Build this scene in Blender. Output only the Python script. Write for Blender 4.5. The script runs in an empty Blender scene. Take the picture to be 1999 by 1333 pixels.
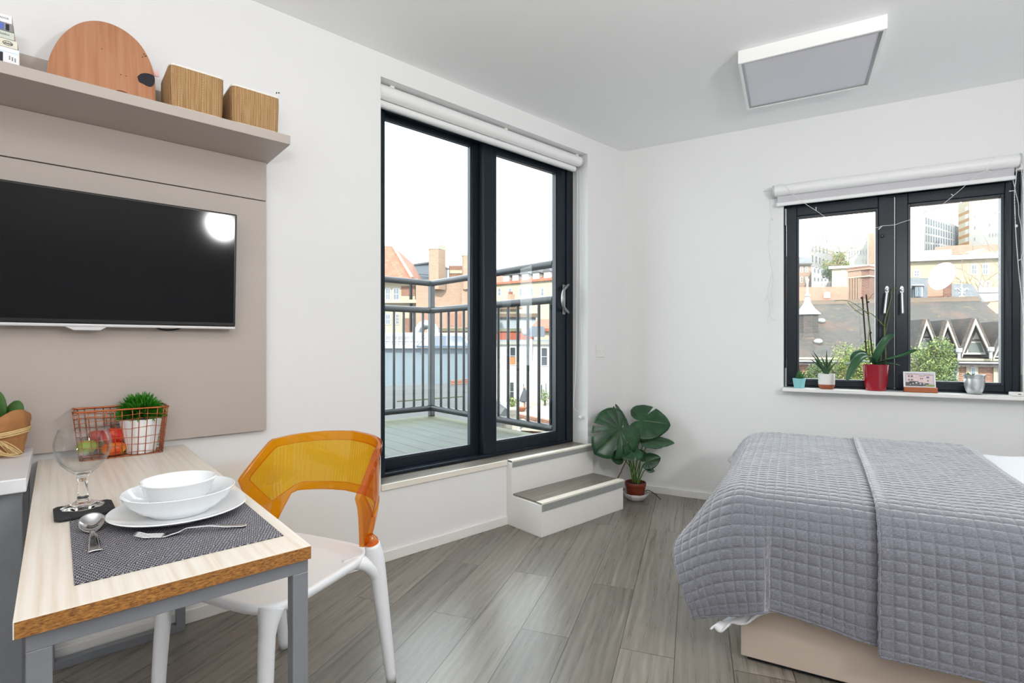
import bpy, bmesh, math, random
from mathutils import Vector, Matrix, noise

COL = bpy.context.scene.collection
R = math.radians
rnd = random.Random(11)
# ---------------------------------------------------------------- camera solve
F, CX, HY, H = 1002.65, 999.5, 671.0, 1.12
CAM = Vector((2.410, -3.284, H))
TH = R(138.417)
FWD = Vector((math.cos(TH), math.sin(TH), 0))
RGT = Vector((math.sin(TH), -math.cos(TH), 0))
AB = R(19.81)
BD = Vector((math.cos(AB), math.sin(AB), 0))      # along the window wall
BN = Vector((math.sin(AB), -math.cos(AB), 0))     # out of the window wall, into the room
MW = Matrix(((BD.x, BN.x, 0, 0), (BD.y, BN.y, 0, 0), (0, 0, 1, 0), (0, 0, 0, 1)))   # (u, n, z) -> world


def ray(px, py):
    return FWD + RGT * ((px - CX) / F) + Vector((0, 0, (HY - py) / F))


def P(px, py, d):
    return CAM + ray(px, py) * d


def PX(px, py, x):
    r = ray(px, py)
    return CAM + r * ((x - CAM.x) / r.x)


def PN(px, py, n):
    r = ray(px, py)
    return CAM + r * ((n - CAM.dot(BN)) / r.dot(BN))


def PZ(px, py, z):
    r = ray(px, py)
    return CAM + r * ((z - H) / r.z)


def W(u, n, z):
    return BD * u + BN * n + Vector((0, 0, z))


# ---------------------------------------------------------------- materials
TONE = [1.0]


def lin(h):
    if isinstance(h, str):
        h = h.lstrip('#')
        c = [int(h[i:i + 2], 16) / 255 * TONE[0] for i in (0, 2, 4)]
    else:
        c = list(h)
    return tuple((x / 12.92 if x <= .04045 else ((x + .055) / 1.055) ** 2.4) for x in c) + (1,)


class NT:
    def __init__(s, name):
        s.m = bpy.data.materials.new(name)
        s.m.use_nodes = True
        s.t = s.m.node_tree
        s.t.nodes.clear()
        s.out = s.n('ShaderNodeOutputMaterial')

    def n(s, typ, **kw):
        nd = s.t.nodes.new(typ)
        for k, v in kw.items():
            if k.startswith('i_'):
                key = k[2:].replace('_', ' ')
                nd.inputs[int(key) if key.isdigit() else key].default_value = v
            else:
                setattr(nd, k, v)
        return nd

    def l(s, a, b):
        s.t.links.new(a, b)

    def surf(s, sock):
        s.l(sock, s.out.inputs['Surface'])

    def uv(s, scale=(1, 1, 1), rot=0, loc=(0, 0, 0)):
        tc = s.n('ShaderNodeTexCoord')
        mp = s.n('ShaderNodeMapping')
        s.l(tc.outputs['UV'], mp.inputs['Vector'])
        mp.inputs['Scale'].default_value = scale
        mp.inputs['Rotation'].default_value = (0, 0, rot)
        mp.inputs['Location'].default_value = loc
        return mp.outputs['Vector']

    def obj(s, scale=(1, 1, 1)):
        tc = s.n('ShaderNodeTexCoord')
        mp = s.n('ShaderNodeMapping')
        s.l(tc.outputs['Object'], mp.inputs['Vector'])
        mp.inputs['Scale'].default_value = scale
        return mp.outputs['Vector']

    def noise(s, vec, scale, detail=3, rough=.55):
        nd = s.n('ShaderNodeTexNoise')
        nd.inputs['Scale'].default_value = scale
        nd.inputs['Detail'].default_value = detail
        nd.inputs['Roughness'].default_value = rough
        if vec is not None:
            s.l(vec, nd.inputs['Vector'])
        return nd.outputs['Fac']

    def ramp(s, fac, stops):
        nd = s.n('ShaderNodeValToRGB')
        e = nd.color_ramp.elements
        while len(e) < len(stops):
            e.new(.5)
        for el, (p, c) in zip(e, stops):
            el.position = p
            el.color = lin(c) if not isinstance(c, (int, float)) else (c, c, c, 1)
        s.l(fac, nd.inputs['Fac'])
        return nd.outputs['Color']

    def mix(s, fac, a, b, mode='MIX'):
        nd = s.n('ShaderNodeMix', data_type='RGBA', blend_type=mode)
        for sock, v in ((nd.inputs[0], fac), (nd.inputs[6], a), (nd.inputs[7], b)):
            if isinstance(v, (int, float)):
                sock.default_value = v
            elif isinstance(v, (str, tuple)):
                sock.default_value = lin(v) if isinstance(v, str) else v
            else:
                s.l(v, sock)
        return nd.outputs[2]

    def math(s, op, a, b=None):
        nd = s.n('ShaderNodeMath', operation=op)
        for i, v in enumerate((a, b)):
            if v is None:
                continue
            if isinstance(v, (int, float)):
                nd.inputs[i].default_value = v
            else:
                s.l(v, nd.inputs[i])
        return nd.outputs[0]

    def bsdf(s, col, rough=.5, metal=0, spec=.5, coat=0, trans=0, ior=1.45, sheen=0):
        b = s.n('ShaderNodeBsdfPrincipled')
        if isinstance(col, str):
            b.inputs['Base Color'].default_value = lin(col)
        else:
            s.l(col, b.inputs['Base Color'])
        if isinstance(rough, (int, float)):
            b.inputs['Roughness'].default_value = rough
        else:
            s.l(rough, b.inputs['Roughness'])
        b.inputs['Metallic'].default_value = metal
        b.inputs['Specular IOR Level'].default_value = spec
        b.inputs['Coat Weight'].default_value = coat
        b.inputs['Transmission Weight'].default_value = trans
        b.inputs['IOR'].default_value = ior
        b.inputs['Sheen Weight'].default_value = sheen
        s.surf(b.outputs[0])
        return b

    def bump(s, b, height, strength=.3, dist=.01):
        nd = s.n('ShaderNodeBump')
        nd.inputs['Strength'].default_value = strength
        nd.inputs['Distance'].default_value = dist
        s.l(height, nd.inputs['Height'])
        s.l(nd.outputs['Normal'], b.inputs['Normal'])


MATS = {}


def M(name, col, rough=.5, metal=0, spec=.5, coat=0, var=0, vs=6, bump=0, bs=60, sheen=0):
    """plain procedural material with noise colour variation and noise bump"""
    if name in MATS:
        return MATS[name]
    t = NT(name)
    c = col
    if var:
        f = t.noise(t.obj(), vs, 4)
        base = lin(col)
        lo = tuple(max(0, x * (1 - var)) for x in base[:3]) + (1,)
        hi = tuple(min(1, x * (1 + var)) for x in base[:3]) + (1,)
        c = t.mix(f, lo, hi)
    b = t.bsdf(c, rough, metal, spec, coat, sheen=sheen)
    if bump:
        t.bump(b, t.noise(t.obj(), bs, 3), bump, .004)
    MATS[name] = t.m
    return t.m


def m_floor():
    t = NT('grey_oak_laminate')
    ang = -R(118.9)
    v = t.uv((1, 1, 1), ang, (.37, .0732, 0))
    br = t.n('ShaderNodeTexBrick')
    br.inputs['Scale'].default_value = 1
    br.inputs['Brick Width'].default_value = 1.28
    br.inputs['Row Height'].default_value = .19205
    br.inputs['Mortar Size'].default_value = .0016
    br.inputs['Mortar Smooth'].default_value = .3
    br.inputs['Color1'].default_value = (0, 0, 0, 1)
    br.inputs['Color2'].default_value = (1, 1, 1, 1)
    br.inputs['Mortar'].default_value = (.5, .5, .5, 1)
    br.offset = .37
    br.offset_frequency = 2
    t.l(v, br.inputs['Vector'])
    # shift the grain from plank to plank
    add = t.n('ShaderNodeVectorMath', operation='MULTIPLY_ADD')
    t.l(br.outputs['Color'], add.inputs[0])
    add.inputs[1].default_value = (7.3, 3.1, 0)
    t.l(v, add.inputs[2])
    mp = t.n('ShaderNodeMapping')
    mp.inputs['Scale'].default_value = (.9, 20, 1)
    t.l(add.outputs[0], mp.inputs['Vector'])
    g1 = t.noise(mp.outputs[0], 1.6, 6, .62)
    mp2 = t.n('ShaderNodeMapping')
    mp2.inputs['Scale'].default_value = (2.2, 6, 1)
    t.l(add.outputs[0], mp2.inputs['Vector'])
    wv = t.n('ShaderNodeTexWave', wave_type='BANDS', bands_direction='Y')
    wv.inputs['Scale'].default_value = 1.6
    wv.inputs['Distortion'].default_value = 7
    wv.inputs['Detail'].default_value = 3
    wv.inputs['Detail Scale'].default_value = .9
    t.l(mp2.outputs[0], wv.inputs['Vector'])
    mp3 = t.n('ShaderNodeMapping')
    mp3.inputs['Scale'].default_value = (3, 120, 1)
    t.l(add.outputs[0], mp3.inputs['Vector'])
    g3 = t.noise(mp3.outputs[0], 1.5, 2, .5)
    c1 = t.ramp(g1, [(.28, '#5d564e'), (.5, '#7d766c'), (.74, '#9a9388')])
    c2 = t.mix(t.math('MULTIPLY', wv.outputs['Fac'], .40), c1, '#544d45')
    c3 = t.mix(t.math('MULTIPLY', g3, .38), c2, '#aaa397')
    tone = t.ramp(br.outputs['Color'], [(0, '#d8d8d8'), (1, '#ffffff')])
    c4 = t.mix(1.0, c3, tone, 'MULTIPLY')
    c5 = t.mix(br.outputs['Fac'], c4, '#332e29')
    rr = t.math('ADD', t.math('MULTIPLY', g1, .20), .19)
    b = t.bsdf(c5, rr, 0, .75)
    hgt = t.math('SUBTRACT', t.math('MULTIPLY', g3, .35), t.math('MULTIPLY', br.outputs['Fac'], 1.0))
    t.bump(b, hgt, .35, .002)
    return t.m


def m_plank(name, c_lo, c_hi, w, rot=0, rough=.6, seam='#50544e', bw=4, moss=None):
    t = NT(name)
    v = t.uv((1, 1, 1), rot)
    br = t.n('ShaderNodeTexBrick')
    br.inputs['Scale'].default_value = 1
    br.inputs['Brick Width'].default_value = bw
    br.inputs['Row Height'].default_value = w
    br.inputs['Mortar Size'].default_value = .004
    br.inputs['Color1'].default_value = (0, 0, 0, 1)
    br.inputs['Color2'].default_value = (1, 1, 1, 1)
    br.inputs['Mortar'].default_value = (.5, .5, .5, 1)
    t.l(v, br.inputs['Vector'])
    mp = t.n('ShaderNodeMapping')
    mp.inputs['Scale'].default_value = (2, 26, 1)
    t.l(v, mp.inputs['Vector'])
    g = t.noise(mp.outputs[0], 2, 5)
    g2 = t.noise(v, 1.2, 4)
    c = t.ramp(t.math('ADD', t.math('MULTIPLY', g, .6), t.math('MULTIPLY', g2, .4)), [(.3, c_lo), (.7, c_hi)])
    if moss:
        sp = t.n('ShaderNodeSeparateXYZ')
        t.l(t.uv(), sp.inputs[0])
        e = t.math('MULTIPLY', t.math('SUBTRACT', -1.45, sp.outputs[0]), 1.6)
        e2 = t.math('MULTIPLY', t.math('ADD', sp.outputs[1], .75), 2.4)
        m_ = t.math('MULTIPLY', t.math('MAXIMUM', e, e2), t.math('ADD', g2, .25))
        c = t.mix(t.ramp(m_, [(.0, 0.0), (.5, .75)]), c, moss)
    c = t.mix(br.outputs['Fac'], c, seam)
    b = t.bsdf(c, rough)
    t.bump(b, t.math('SUBTRACT', t.math('MULTIPLY', g, .3), br.outputs['Fac']), .5, .004)
    return t.m


def m_wood(name, cols, scale=(1.2, 22), rot=0, rough=.4, wave=.25, ws=2.2):
    t = NT(name)
    v = t.uv((1, 1, 1), rot)
    mp = t.n('ShaderNodeMapping')
    mp.inputs['Scale'].default_value = (scale[0], scale[1], 1)
    t.l(v, mp.inputs['Vector'])
    g = t.noise(mp.outputs[0], 2.2, 5, .6)
    mp2 = t.n('ShaderNodeMapping')
    mp2.inputs['Scale'].default_value = (scale[0] * .8, scale[1] * .22, 1)
    t.l(v, mp2.inputs['Vector'])
    wv = t.n('ShaderNodeTexWave', wave_type='BANDS', bands_direction='Y')
    wv.inputs['Scale'].default_value = ws
    wv.inputs['Distortion'].default_value = 6
    wv.inputs['Detail'].default_value = 3
    wv.inputs['Detail Scale'].default_value = .8
    t.l(mp2.outputs[0], wv.inputs['Vector'])
    fac = t.math('ADD', t.math('MULTIPLY', g, 1 - wave), t.math('MULTIPLY', wv.outputs['Fac'], wave))
    c = t.ramp(fac, [(.25, cols[0]), (.5, cols[1]), (.78, cols[2])])
    b = t.bsdf(c, rough)
    t.bump(b, g, .08, .002)
    return t.m


def m_brick(name, c1, c2, mortar, bw=.225, rh=.075, rough=.85, msize=.012, var=.35, bump=.5):
    t = NT(name)
    v = t.uv()
    br = t.n('ShaderNodeTexBrick')
    br.inputs['Scale'].default_value = 1
    br.inputs['Brick Width'].default_value = bw
    br.inputs['Row Height'].default_value = rh
    br.inputs['Mortar Size'].default_value = msize
    br.inputs['Color1'].default_value = lin(c1)
    br.inputs['Color2'].default_value = lin(c2)
    br.inputs['Mortar'].default_value = lin(mortar)
    br.inputs['Bias'].default_value = -.1
    t.l(v, br.inputs['Vector'])
    g = t.noise(v, 1.1, 5, .65)
    c = t.mix(1.0, br.outputs['Color'], t.ramp(g, [(.25, 1 - var), (.75, 1.0)]), 'MULTIPLY')
    b = t.bsdf(c, rough)
    t.bump(b, br.outputs['Fac'], -bump, .02)
    return t.m


def m_tiles(name, c1, c2, gap, tw=.22, th=.2, patch=None, rough=.8):
    """roof tiles in courses with weathered patches"""
    t = NT(name)
    v = t.uv()
    br = t.n('ShaderNodeTexBrick')
    br.inputs['Scale'].default_value = 1
    br.inputs['Brick Width'].default_value = tw
    br.inputs['Row Height'].default_value = th
    br.inputs['Mortar Size'].default_value = .016
    br.inputs['Mortar Smooth'].default_value = .4
    br.inputs['Color1'].default_value = lin(c1)
    br.inputs['Color2'].default_value = lin(c2)
    br.inputs['Mortar'].default_value = lin(gap)
    t.l(v, br.inputs['Vector'])
    c = br.outputs['Color']
    if patch:
        g = t.noise(v, .9, 6, .7)
        c = t.mix(t.ramp(g, [(.50, 0.0), (.72, .45)]), c, patch[0])
        g2 = t.noise(v, 2.3, 5, .7)
        c = t.mix(t.ramp(g2, [(.60, 0.0), (.72, .7)]), c, patch[1])
    b = t.bsdf(c, rough)
    t.bump(b, br.outputs['Fac'], -.6, .03)
    return t.m


def m_glass():
    t = NT('window_glass')
    lw = t.n('ShaderNodeLayerWeight')
    lw.inputs['Blend'].default_value = .5
    p5 = t.math('POWER', lw.outputs['Facing'], 5.0)
    fac = t.math('ADD', t.math('MULTIPLY', p5, .9), .045)
    tr = t.n('ShaderNodeBsdfTransparent')
    tr.inputs['Color'].default_value = (.985, .995, .99, 1)
    gl = t.n('ShaderNodeBsdfGlossy')
    gl.inputs['Roughness'].default_value = 0
    mx = t.n('ShaderNodeMixShader')
    t.l(fac, mx.inputs[0])
    t.l(tr.outputs[0], mx.inputs[1])
    t.l(gl.outputs[0], mx.inputs[2])
    t.surf(mx.outputs[0])
    return t.m


def m_amber(name='amber_polycarbonate', c0=(1.0, .80, .20, 1), c1=(.95, .48, .04, 1), fill=.10):
    t = NT(name)
    lw = t.n('ShaderNodeLayerWeight')
    lw.inputs['Blend'].default_value = .5
    p = t.math('POWER', lw.outputs['Facing'], 2.2)
    tr = t.n('ShaderNodeBsdfTransparent')
    t.l(t.mix(p, c0, c1), tr.inputs['Color'])
    df = t.n('ShaderNodeBsdfTranslucent')
    df.inputs['Color'].default_value = (.95, .42, .010, 1)
    d2 = t.n('ShaderNodeBsdfDiffuse')
    d2.inputs['Color'].default_value = (.90, .36, .006, 1)
    m0 = t.n('ShaderNodeMixShader')
    m0.inputs[0].default_value = .55
    t.l(df.outputs[0], m0.inputs[1])
    t.l(d2.outputs[0], m0.inputs[2])
    m1 = t.n('ShaderNodeMixShader')
    m1.inputs[0].default_value = fill
    t.l(tr.outputs[0], m1.inputs[1])
    t.l(m0.outputs[0], m1.inputs[2])
    gl = t.n('ShaderNodeBsdfGlossy')
    gl.inputs['Roughness'].default_value = .06
    fac = t.math('ADD', t.math('MULTIPLY', t.math('POWER', lw.outputs['Facing'], 5.0), .8), .07)
    m2 = t.n('ShaderNodeMixShader')
    t.l(fac, m2.inputs[0])
    t.l(m1.outputs[0], m2.inputs[1])
    t.l(gl.outputs[0], m2.inputs[2])
    t.surf(m2.outputs[0])
    return t.m


def m_quilt():
    t = NT('grey_marl_quilt')
    v = t.uv()
    mp = t.n('ShaderNodeMapping')
    mp.inputs['Scale'].default_value = (60, 190, 1)
    t.l(v, mp.inputs['Vector'])
    g = t.noise(mp.outputs[0], 2.0, 3, .7)
    g2 = t.noise(v, 420, 2, .6)
    fac = t.math('ADD', t.math('MULTIPLY', g, .65), t.math('MULTIPLY', g2, .35))
    c = t.ramp(fac, [(.30, '#51505a'), (.5, '#70717b'), (.72, '#9496a0')])
    b = t.bsdf(c, .85, spec=.25, sheen=.85)
    b.inputs['Sheen Roughness'].default_value = .5
    # stitched lines between the puffs
    sep = t.n('ShaderNodeSeparateXYZ')
    t.l(v, sep.inputs[0])
    gx = t.math('PINGPONG', sep.outputs[0], .01675)
    gy = t.math('PINGPONG', sep.outputs[1], .01675)
    d = t.math('MINIMUM', gx, gy)
    hgt = t.math('POWER', t.math('MINIMUM', t.math('DIVIDE', d, .0065), 1.0), .6)
    hgt = t.math('ADD', hgt, t.math('MULTIPLY', g2, .12))
    t.bump(b, hgt, .8, .003)
    return t.m


def m_mat():
    """woven vinyl: white and black dashes stepping in chevrons"""
    t = NT('woven_placemat')
    v = t.uv()
    sep = t.n('ShaderNodeSeparateXYZ')
    t.l(v, sep.inputs[0])
    x, y = sep.outputs[0], sep.outputs[1]
    # chevron shear
    tri = t.math('PINGPONG', t.math('ADD', y, t.math('MULTIPLY', t.math('FLOOR', t.math('DIVIDE', x, .045)), .021)), .042)
    xs = t.math('ADD', x, t.math('MULTIPLY', tri, .60))
    cell = t.math('FLOOR', t.math('DIVIDE', xs, .0072))
    band = t.math('MODULO', t.math('ABSOLUTE', cell), 2.0)
    dash = t.math('GREATER_THAN', t.math('FRACT', t.math('ADD', t.math('DIVIDE', y, .0052), t.math('MULTIPLY', band, .5))), .32)
    line = t.math('GREATER_THAN', t.math('FRACT', t.math('DIVIDE', xs, .0072)), .50)
    n1 = t.noise(v, 26, 2)
    f = t.math('MULTIPLY', t.math('MULTIPLY', dash, line), t.math('ADD', t.math('MULTIPLY', n1, .5), .45))
    c = t.mix(f, '#1e1e26', '#d6d6de')
    b = t.bsdf(c, .6)
    t.bump(b, line, .4, .001)
    return t.m


def m_osb():
    t = NT('particle_board')
    v = t.uv()
    mp = t.n('ShaderNodeMapping')
    mp.inputs['Scale'].default_value = (60, 210, 1)
    t.l(v, mp.inputs['Vector'])
    g = t.noise(mp.outputs[0], 1.6, 4, .75)
    vo = t.n('ShaderNodeTexVoronoi')
    vo.inputs['Scale'].default_value = 2.2
    t.l(mp.outputs[0], vo.inputs['Vector'])
    fac = t.math('ADD', t.math('MULTIPLY', g, .75), t.math('MULTIPLY', vo.outputs['Distance'], .22))
    c = t.ramp(fac, [(.28, '#3f2a14'), (.45, '#8a5c2b'), (.6, '#b07a3c'), (.8, '#cfa05c')])
    b = t.bsdf(c, .75)
    t.bump(b, g, .4, .002)
    return t.m


def m_seagrass():
    t = NT('woven_seagrass')
    v = t.uv()
    mp = t.n('ShaderNodeMapping')
    mp.inputs['Scale'].default_value = (190, 6, 1)
    t.l(v, mp.inputs['Vector'])
    g = t.noise(mp.outputs[0], 1.3, 3, .7)
    sep = t.n('ShaderNodeSeparateXYZ')
    t.l(v, sep.inputs[0])
    strand = t.math('PINGPONG', sep.outputs[0], .0035)
    strand = t.math('DIVIDE', strand, .0035)
    st = t.math('MULTIPLY', t.math('GREATER_THAN', t.math('FRACT', t.math('DIVIDE', sep.outputs[0], .0165)), .955),
                t.math('GREATER_THAN', t.math('FRACT', t.math('DIVIDE', sep.outputs[1], .009)), .35))
    c = t.ramp(g, [(.22, '#966840'), (.42, '#b88c5c'), (.62, '#cba678'), (.8, '#dac09a')])
    c = t.mix(t.math('MULTIPLY', t.math('SUBTRACT', 1.0, strand), .26), c, '#6b4520')
    c = t.mix(st, c, '#dccaa6')
    b = t.bsdf(c, .75)
    t.bump(b, strand, .7, .004)
    return t.m


def m_panel(name, col, var=.04):
    t = NT(name)
    v = t.uv()
    mp = t.n('ShaderNodeMapping')
    mp.inputs['Scale'].default_value = (1.2, 5, 1)
    t.l(v, mp.inputs['Vector'])
    g = t.noise(mp.outputs[0], 2, 4)
    base = lin(col)
    lo = tuple(x * (1 - var) for x in base[:3]) + (1,)
    hi = tuple(x * (1 + var) for x in base[:3]) + (1,)
    t.bsdf(t.mix(g, lo, hi), .42)
    return t.m


def m_standing_seam(name, col, w=.5):
    t = NT(name)
    v = t.uv()
    sep = t.n('ShaderNodeSeparateXYZ')
    t.l(v, sep.inputs[0])
    fr = t.math('FRACT', t.math('DIVIDE', sep.outputs[0], w))
    line = t.math('LESS_THAN', fr, .07)
    g = t.noise(v, .6, 4)
    base = lin(col)
    c = t.mix(g, tuple(x * .86 for x in base[:3]) + (1,), tuple(min(1, x * 1.1) for x in base[:3]) + (1,))
    c = t.mix(t.math('MULTIPLY', line, .5), c, '#6f8896')
    b = t.bsdf(c, .45, spec=.4)
    t.bump(b, line, .6, .03)
    return t.m


# ---------------------------------------------------------------- mesh builder
OFF = {}


class MB:
    def __init__(s, mtx=None):
        s.bm = bmesh.new()
        s.m = mtx
        s.uvf = None

    def v(s, p):
        p = Vector(p)
        return s.bm.verts.new(s.m @ p if s.m is not None else p)

    def face(s, vs):
        try:
            return s.bm.faces.new(vs)
        except ValueError:
            return None

    def hexa(s, p):
        vs = [s.v(q) for q in p]
        for f in ((0, 1, 2, 3), (7, 6, 5, 4), (0, 4, 5, 1), (1, 5, 6, 2), (2, 6, 7, 3), (3, 7, 4, 0)):
            s.face([vs[i] for i in f])
        return s

    def box(s, x0, x1, y0, y1, z0, z1):
        return s.hexa([(x0, y0, z0), (x1, y0, z0), (x1, y1, z0), (x0, y1, z0),
                       (x0, y0, z1), (x1, y0, z1), (x1, y1, z1), (x0, y1, z1)])

    def obox(s, c, ax, ay, az, hx, hy, hz):
        c, ax, ay, az = map(Vector, (c, ax, ay, az))
        q = []
        for k in (-1, 1):
            for i, j in ((-1, -1), (1, -1), (1, 1), (-1, 1)):
                q.append(c + ax * (i * hx) + ay * (j * hy) + az * (k * hz))
        return s.hexa(q)

    def bar(s, a, b, w, h, up=(0, 0, 1)):
        a, b, up = Vector(a), Vector(b), Vector(up)
        d = (b - a)
        L = d.length
        d.normalize()
        side = d.cross(up).normalized()
        u2 = side.cross(d)
        return s.obox((a + b) / 2, d, side, u2, L / 2, w / 2, h / 2)

    def slab(s, pts, vec):
        """closed prism: polygon pts swept by vec"""
        vec = Vector(vec)
        a = [s.v(p) for p in pts]
        b = [s.v(Vector(p) + vec) for p in pts]
        s.face(a)
        s.face(list(reversed(b)))
        n = len(pts)
        for i in range(n):
            s.face([a[i], b[i], b[(i + 1) % n], a[(i + 1) % n]])
        return s

    def tube(s, pts, r, seg=8, closed=False, cap=True):
        pts = [Vector(p) for p in pts]
        n = len(pts)
        rs = r if isinstance(r, (list, tuple)) else [r] * n
        rings = []
        prev = None
        for i in range(n):
            if closed:
                t = pts[(i + 1) % n] - pts[i - 1]
            else:
                t = pts[min(i + 1, n - 1)] - pts[max(i - 1, 0)]
            if t.length < 1e-9:
                t = Vector((0, 0, 1))
            t.normalize()
            if prev is None:
                a = Vector((0, 0, 1)) if abs(t.z) < .9 else Vector((1, 0, 0))
                nrm = t.cross(a).normalized()
            else:
                nrm = (prev - t * prev.dot(t))
                nrm = nrm.normalized() if nrm.length > 1e-6 else t.orthogonal().normalized()
            prev = nrm
            bn = t.cross(nrm)
            rings.append([s.v(pts[i] + (nrm * math.cos(2 * math.pi * k / seg) + bn * math.sin(2 * math.pi * k / seg)) * rs[i]) for k in range(seg)])
        m = n if closed else n - 1
        for i in range(m):
            A, B = rings[i], rings[(i + 1) % n]
            for k in range(seg):
                s.face([A[k], A[(k + 1) % seg], B[(k + 1) % seg], B[k]])
        if cap and not closed:
            s.face(list(reversed(rings[0])))
            s.face(rings[-1])
        return s

    def lathe(s, prof, seg=32, c=(0, 0, 0), sx=1, sy=1, close=False, ax=None):
        """profile [(r, z)] revolved about z at c; close joins last to first"""
        c = Vector(c)
        rings = []
        for r, z in prof:
            if r < 1e-6:
                rings.append([s.v(c + Vector((0, 0, z)))])
            else:
                rings.append([s.v(c + Vector((r * sx * math.cos(2 * math.pi * k / seg), r * sy * math.sin(2 * math.pi * k / seg), z))) for k in range(seg)])
        pairs = list(zip(rings, rings[1:]))
        if close:
            pairs.append((rings[-1], rings[0]))
        for A, B in pairs:
            for k in range(seg):
                k2 = (k + 1) % seg
                if len(A) == 1 and len(B) == 1:
                    continue
                if len(A) == 1:
                    s.face([A[0], B[k2], B[k]])
                elif len(B) == 1:
                    s.face([A[k], A[k2], B[0]])
                else:
                    s.face([A[k], A[k2], B[k2], B[k]])
        return s

    def ball(s, c, rx, ry=None, rz=None, rot=None, seg=16, rings=10, fn=None):
        ry = rx if ry is None else ry
        rz = rx if rz is None else rz
        c = Vector(c)
        prev = None
        for i in range(rings + 1):
            a = math.pi * i / rings
            row = []
            cnt = 1 if i in (0, rings) else seg
            for k in range(cnt):
                b = 2 * math.pi * k / seg
                p = Vector((math.sin(a) * math.cos(b), math.sin(a) * math.sin(b), math.cos(a)))
                if fn:
                    p = fn(p)
                p = Vector((p.x * rx, p.y * ry, p.z * rz))
                if rot is not None:
                    p = rot @ p
                row.append(s.v(c + p))
            if prev:
                for k in range(seg):
                    k2 = (k + 1) % seg
                    if len(prev) == 1:
                        s.face([prev[0], row[k], row[k2]])
                    elif len(row) == 1:
                        s.face([prev[k], row[0], prev[k2]])
                    else:
                        s.face([prev[k], row[k], row[k2], prev[k2]])
            prev = row
        return s

    def grid(s, fn, nu, nv, uv=None):
        """open surface fn(i/nu, j/nv); uv(a, b) in metres"""
        vs = [[s.v(fn(i / nu, j / nv)) for j in range(nv + 1)] for i in range(nu + 1)]
        lay = s.bm.loops.layers.uv.verify() if uv else None
        for i in range(nu):
            for j in range(nv):
                f = s.face([vs[i][j], vs[i + 1][j], vs[i + 1][j + 1], vs[i][j + 1]])
                if f and uv:
                    for lp, (a, b) in zip(f.loops, ((i, j), (i + 1, j), (i + 1, j + 1), (i, j + 1))):
                        lp[lay].uv = uv(a / nu, b / nv)
        if uv:
            s.uvf = True
        return s

    def build(s, name, mat, parent=None, smooth=False, bevel=0, bseg=2, solid=0, solid_off=-1, sub=0, loc=None, normals=True, angle=40):
        bm = s.bm
        if normals:
            bmesh.ops.recalc_face_normals(bm, faces=bm.faces[:])
        if parent is not None:
            off = OFF[parent]
        elif loc is not None:
            off = Vector(loc)
        else:
            lo = Vector((1e9,) * 3)
            hi = Vector((-1e9,) * 3)
            for v in bm.verts:
                for i in range(3):
                    lo[i] = min(lo[i], v.co[i])
                    hi[i] = max(hi[i], v.co[i])
            off = Vector(((lo.x + hi.x) / 2, (lo.y + hi.y) / 2, lo.z))
        if not s.uvf:
            lay = bm.loops.layers.uv.verify()
            for f in bm.faces:
                n = f.normal
                if n.length < 1e-9:
                    continue
                if abs(n.z) > .999:
                    U, V = Vector((1, 0, 0)), Vector((0, 1, 0))
                else:
                    U = Vector((0, 0, 1)).cross(n).normalized()
                    V = n.cross(U)
                for lp in f.loops:
                    lp[lay].uv = (lp.vert.co.dot(U), lp.vert.co.dot(V))
        for v in bm.verts:
            v.co -= off
        me = bpy.data.meshes.new(name)
        bm.to_mesh(me)
        bm.free()
        if isinstance(mat, (list, tuple)):
            for q in mat:
                me.materials.append(q)
        elif mat is not None:
            me.materials.append(mat)
        o = bpy.data.objects.new(name, me)
        COL.objects.link(o)
        if parent is not None:
            o.parent = parent
        else:
            o.location = off
        OFF[o] = off
        if smooth:
            for p in me.polygons:
                p.use_smooth = True
            if smooth == 'auto':
                try:
                    me.set_sharp_from_angle(angle=R(angle))
                except Exception:
                    pass
        if bevel:
            md = o.modifiers.new('bevel', 'BEVEL')
            md.width = bevel
            md.segments = bseg
            md.limit_method = 'ANGLE'
            md.angle_limit = R(35)
            md.harden_normals = False
        if solid:
            md = o.modifiers.new('solid', 'SOLIDIFY')
            md.thickness = solid
            md.offset = solid_off
        if sub:
            md = o.modifiers.new('sub', 'SUBSURF')
            md.levels = sub
            md.render_levels = sub
        return o


def tag(o, label=None, cat=None, group=None, kind=None):
    if label:
        o['label'] = label
    if cat:
        o['category'] = cat
    if group:
        o['group'] = group
    if kind:
        o['kind'] = kind
    return o


def thing(name, loc, label, cat, group=None, kind=None):
    o = bpy.data.objects.new(name, None)
    o.empty_display_size = .05
    COL.objects.link(o)
    o.location = Vector(loc)
    OFF[o] = Vector(loc)
    return tag(o, label, cat, group, kind)


def text_mb(txt, size, origin, xd, yd, depth=.0006, align='LEFT'):
    """extruded lettering as an MB, written along xd with up yd at origin"""
    cu = bpy.data.curves.new('lettering', 'FONT')
    cu.body = txt
    cu.size = size
    cu.align_x = align
    cu.extrude = depth
    cu.resolution_u = 3
    ob = bpy.data.objects.new('lettering', cu)
    COL.objects.link(ob)
    dg = bpy.context.evaluated_depsgraph_get()
    me = bpy.data.meshes.new_from_object(ob.evaluated_get(dg))
    bpy.data.objects.remove(ob)
    bpy.data.curves.remove(cu)
    mb = MB()
    mb.bm.from_mesh(me)
    bpy.data.meshes.remove(me)
    xd, yd, o = Vector(xd).normalized(), Vector(yd).normalized(), Vector(origin)
    zd = xd.cross(yd)
    for v in mb.bm.verts:
        v.co = o + xd * v.co.x + yd * v.co.y + zd * v.co.z
    return mb


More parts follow.
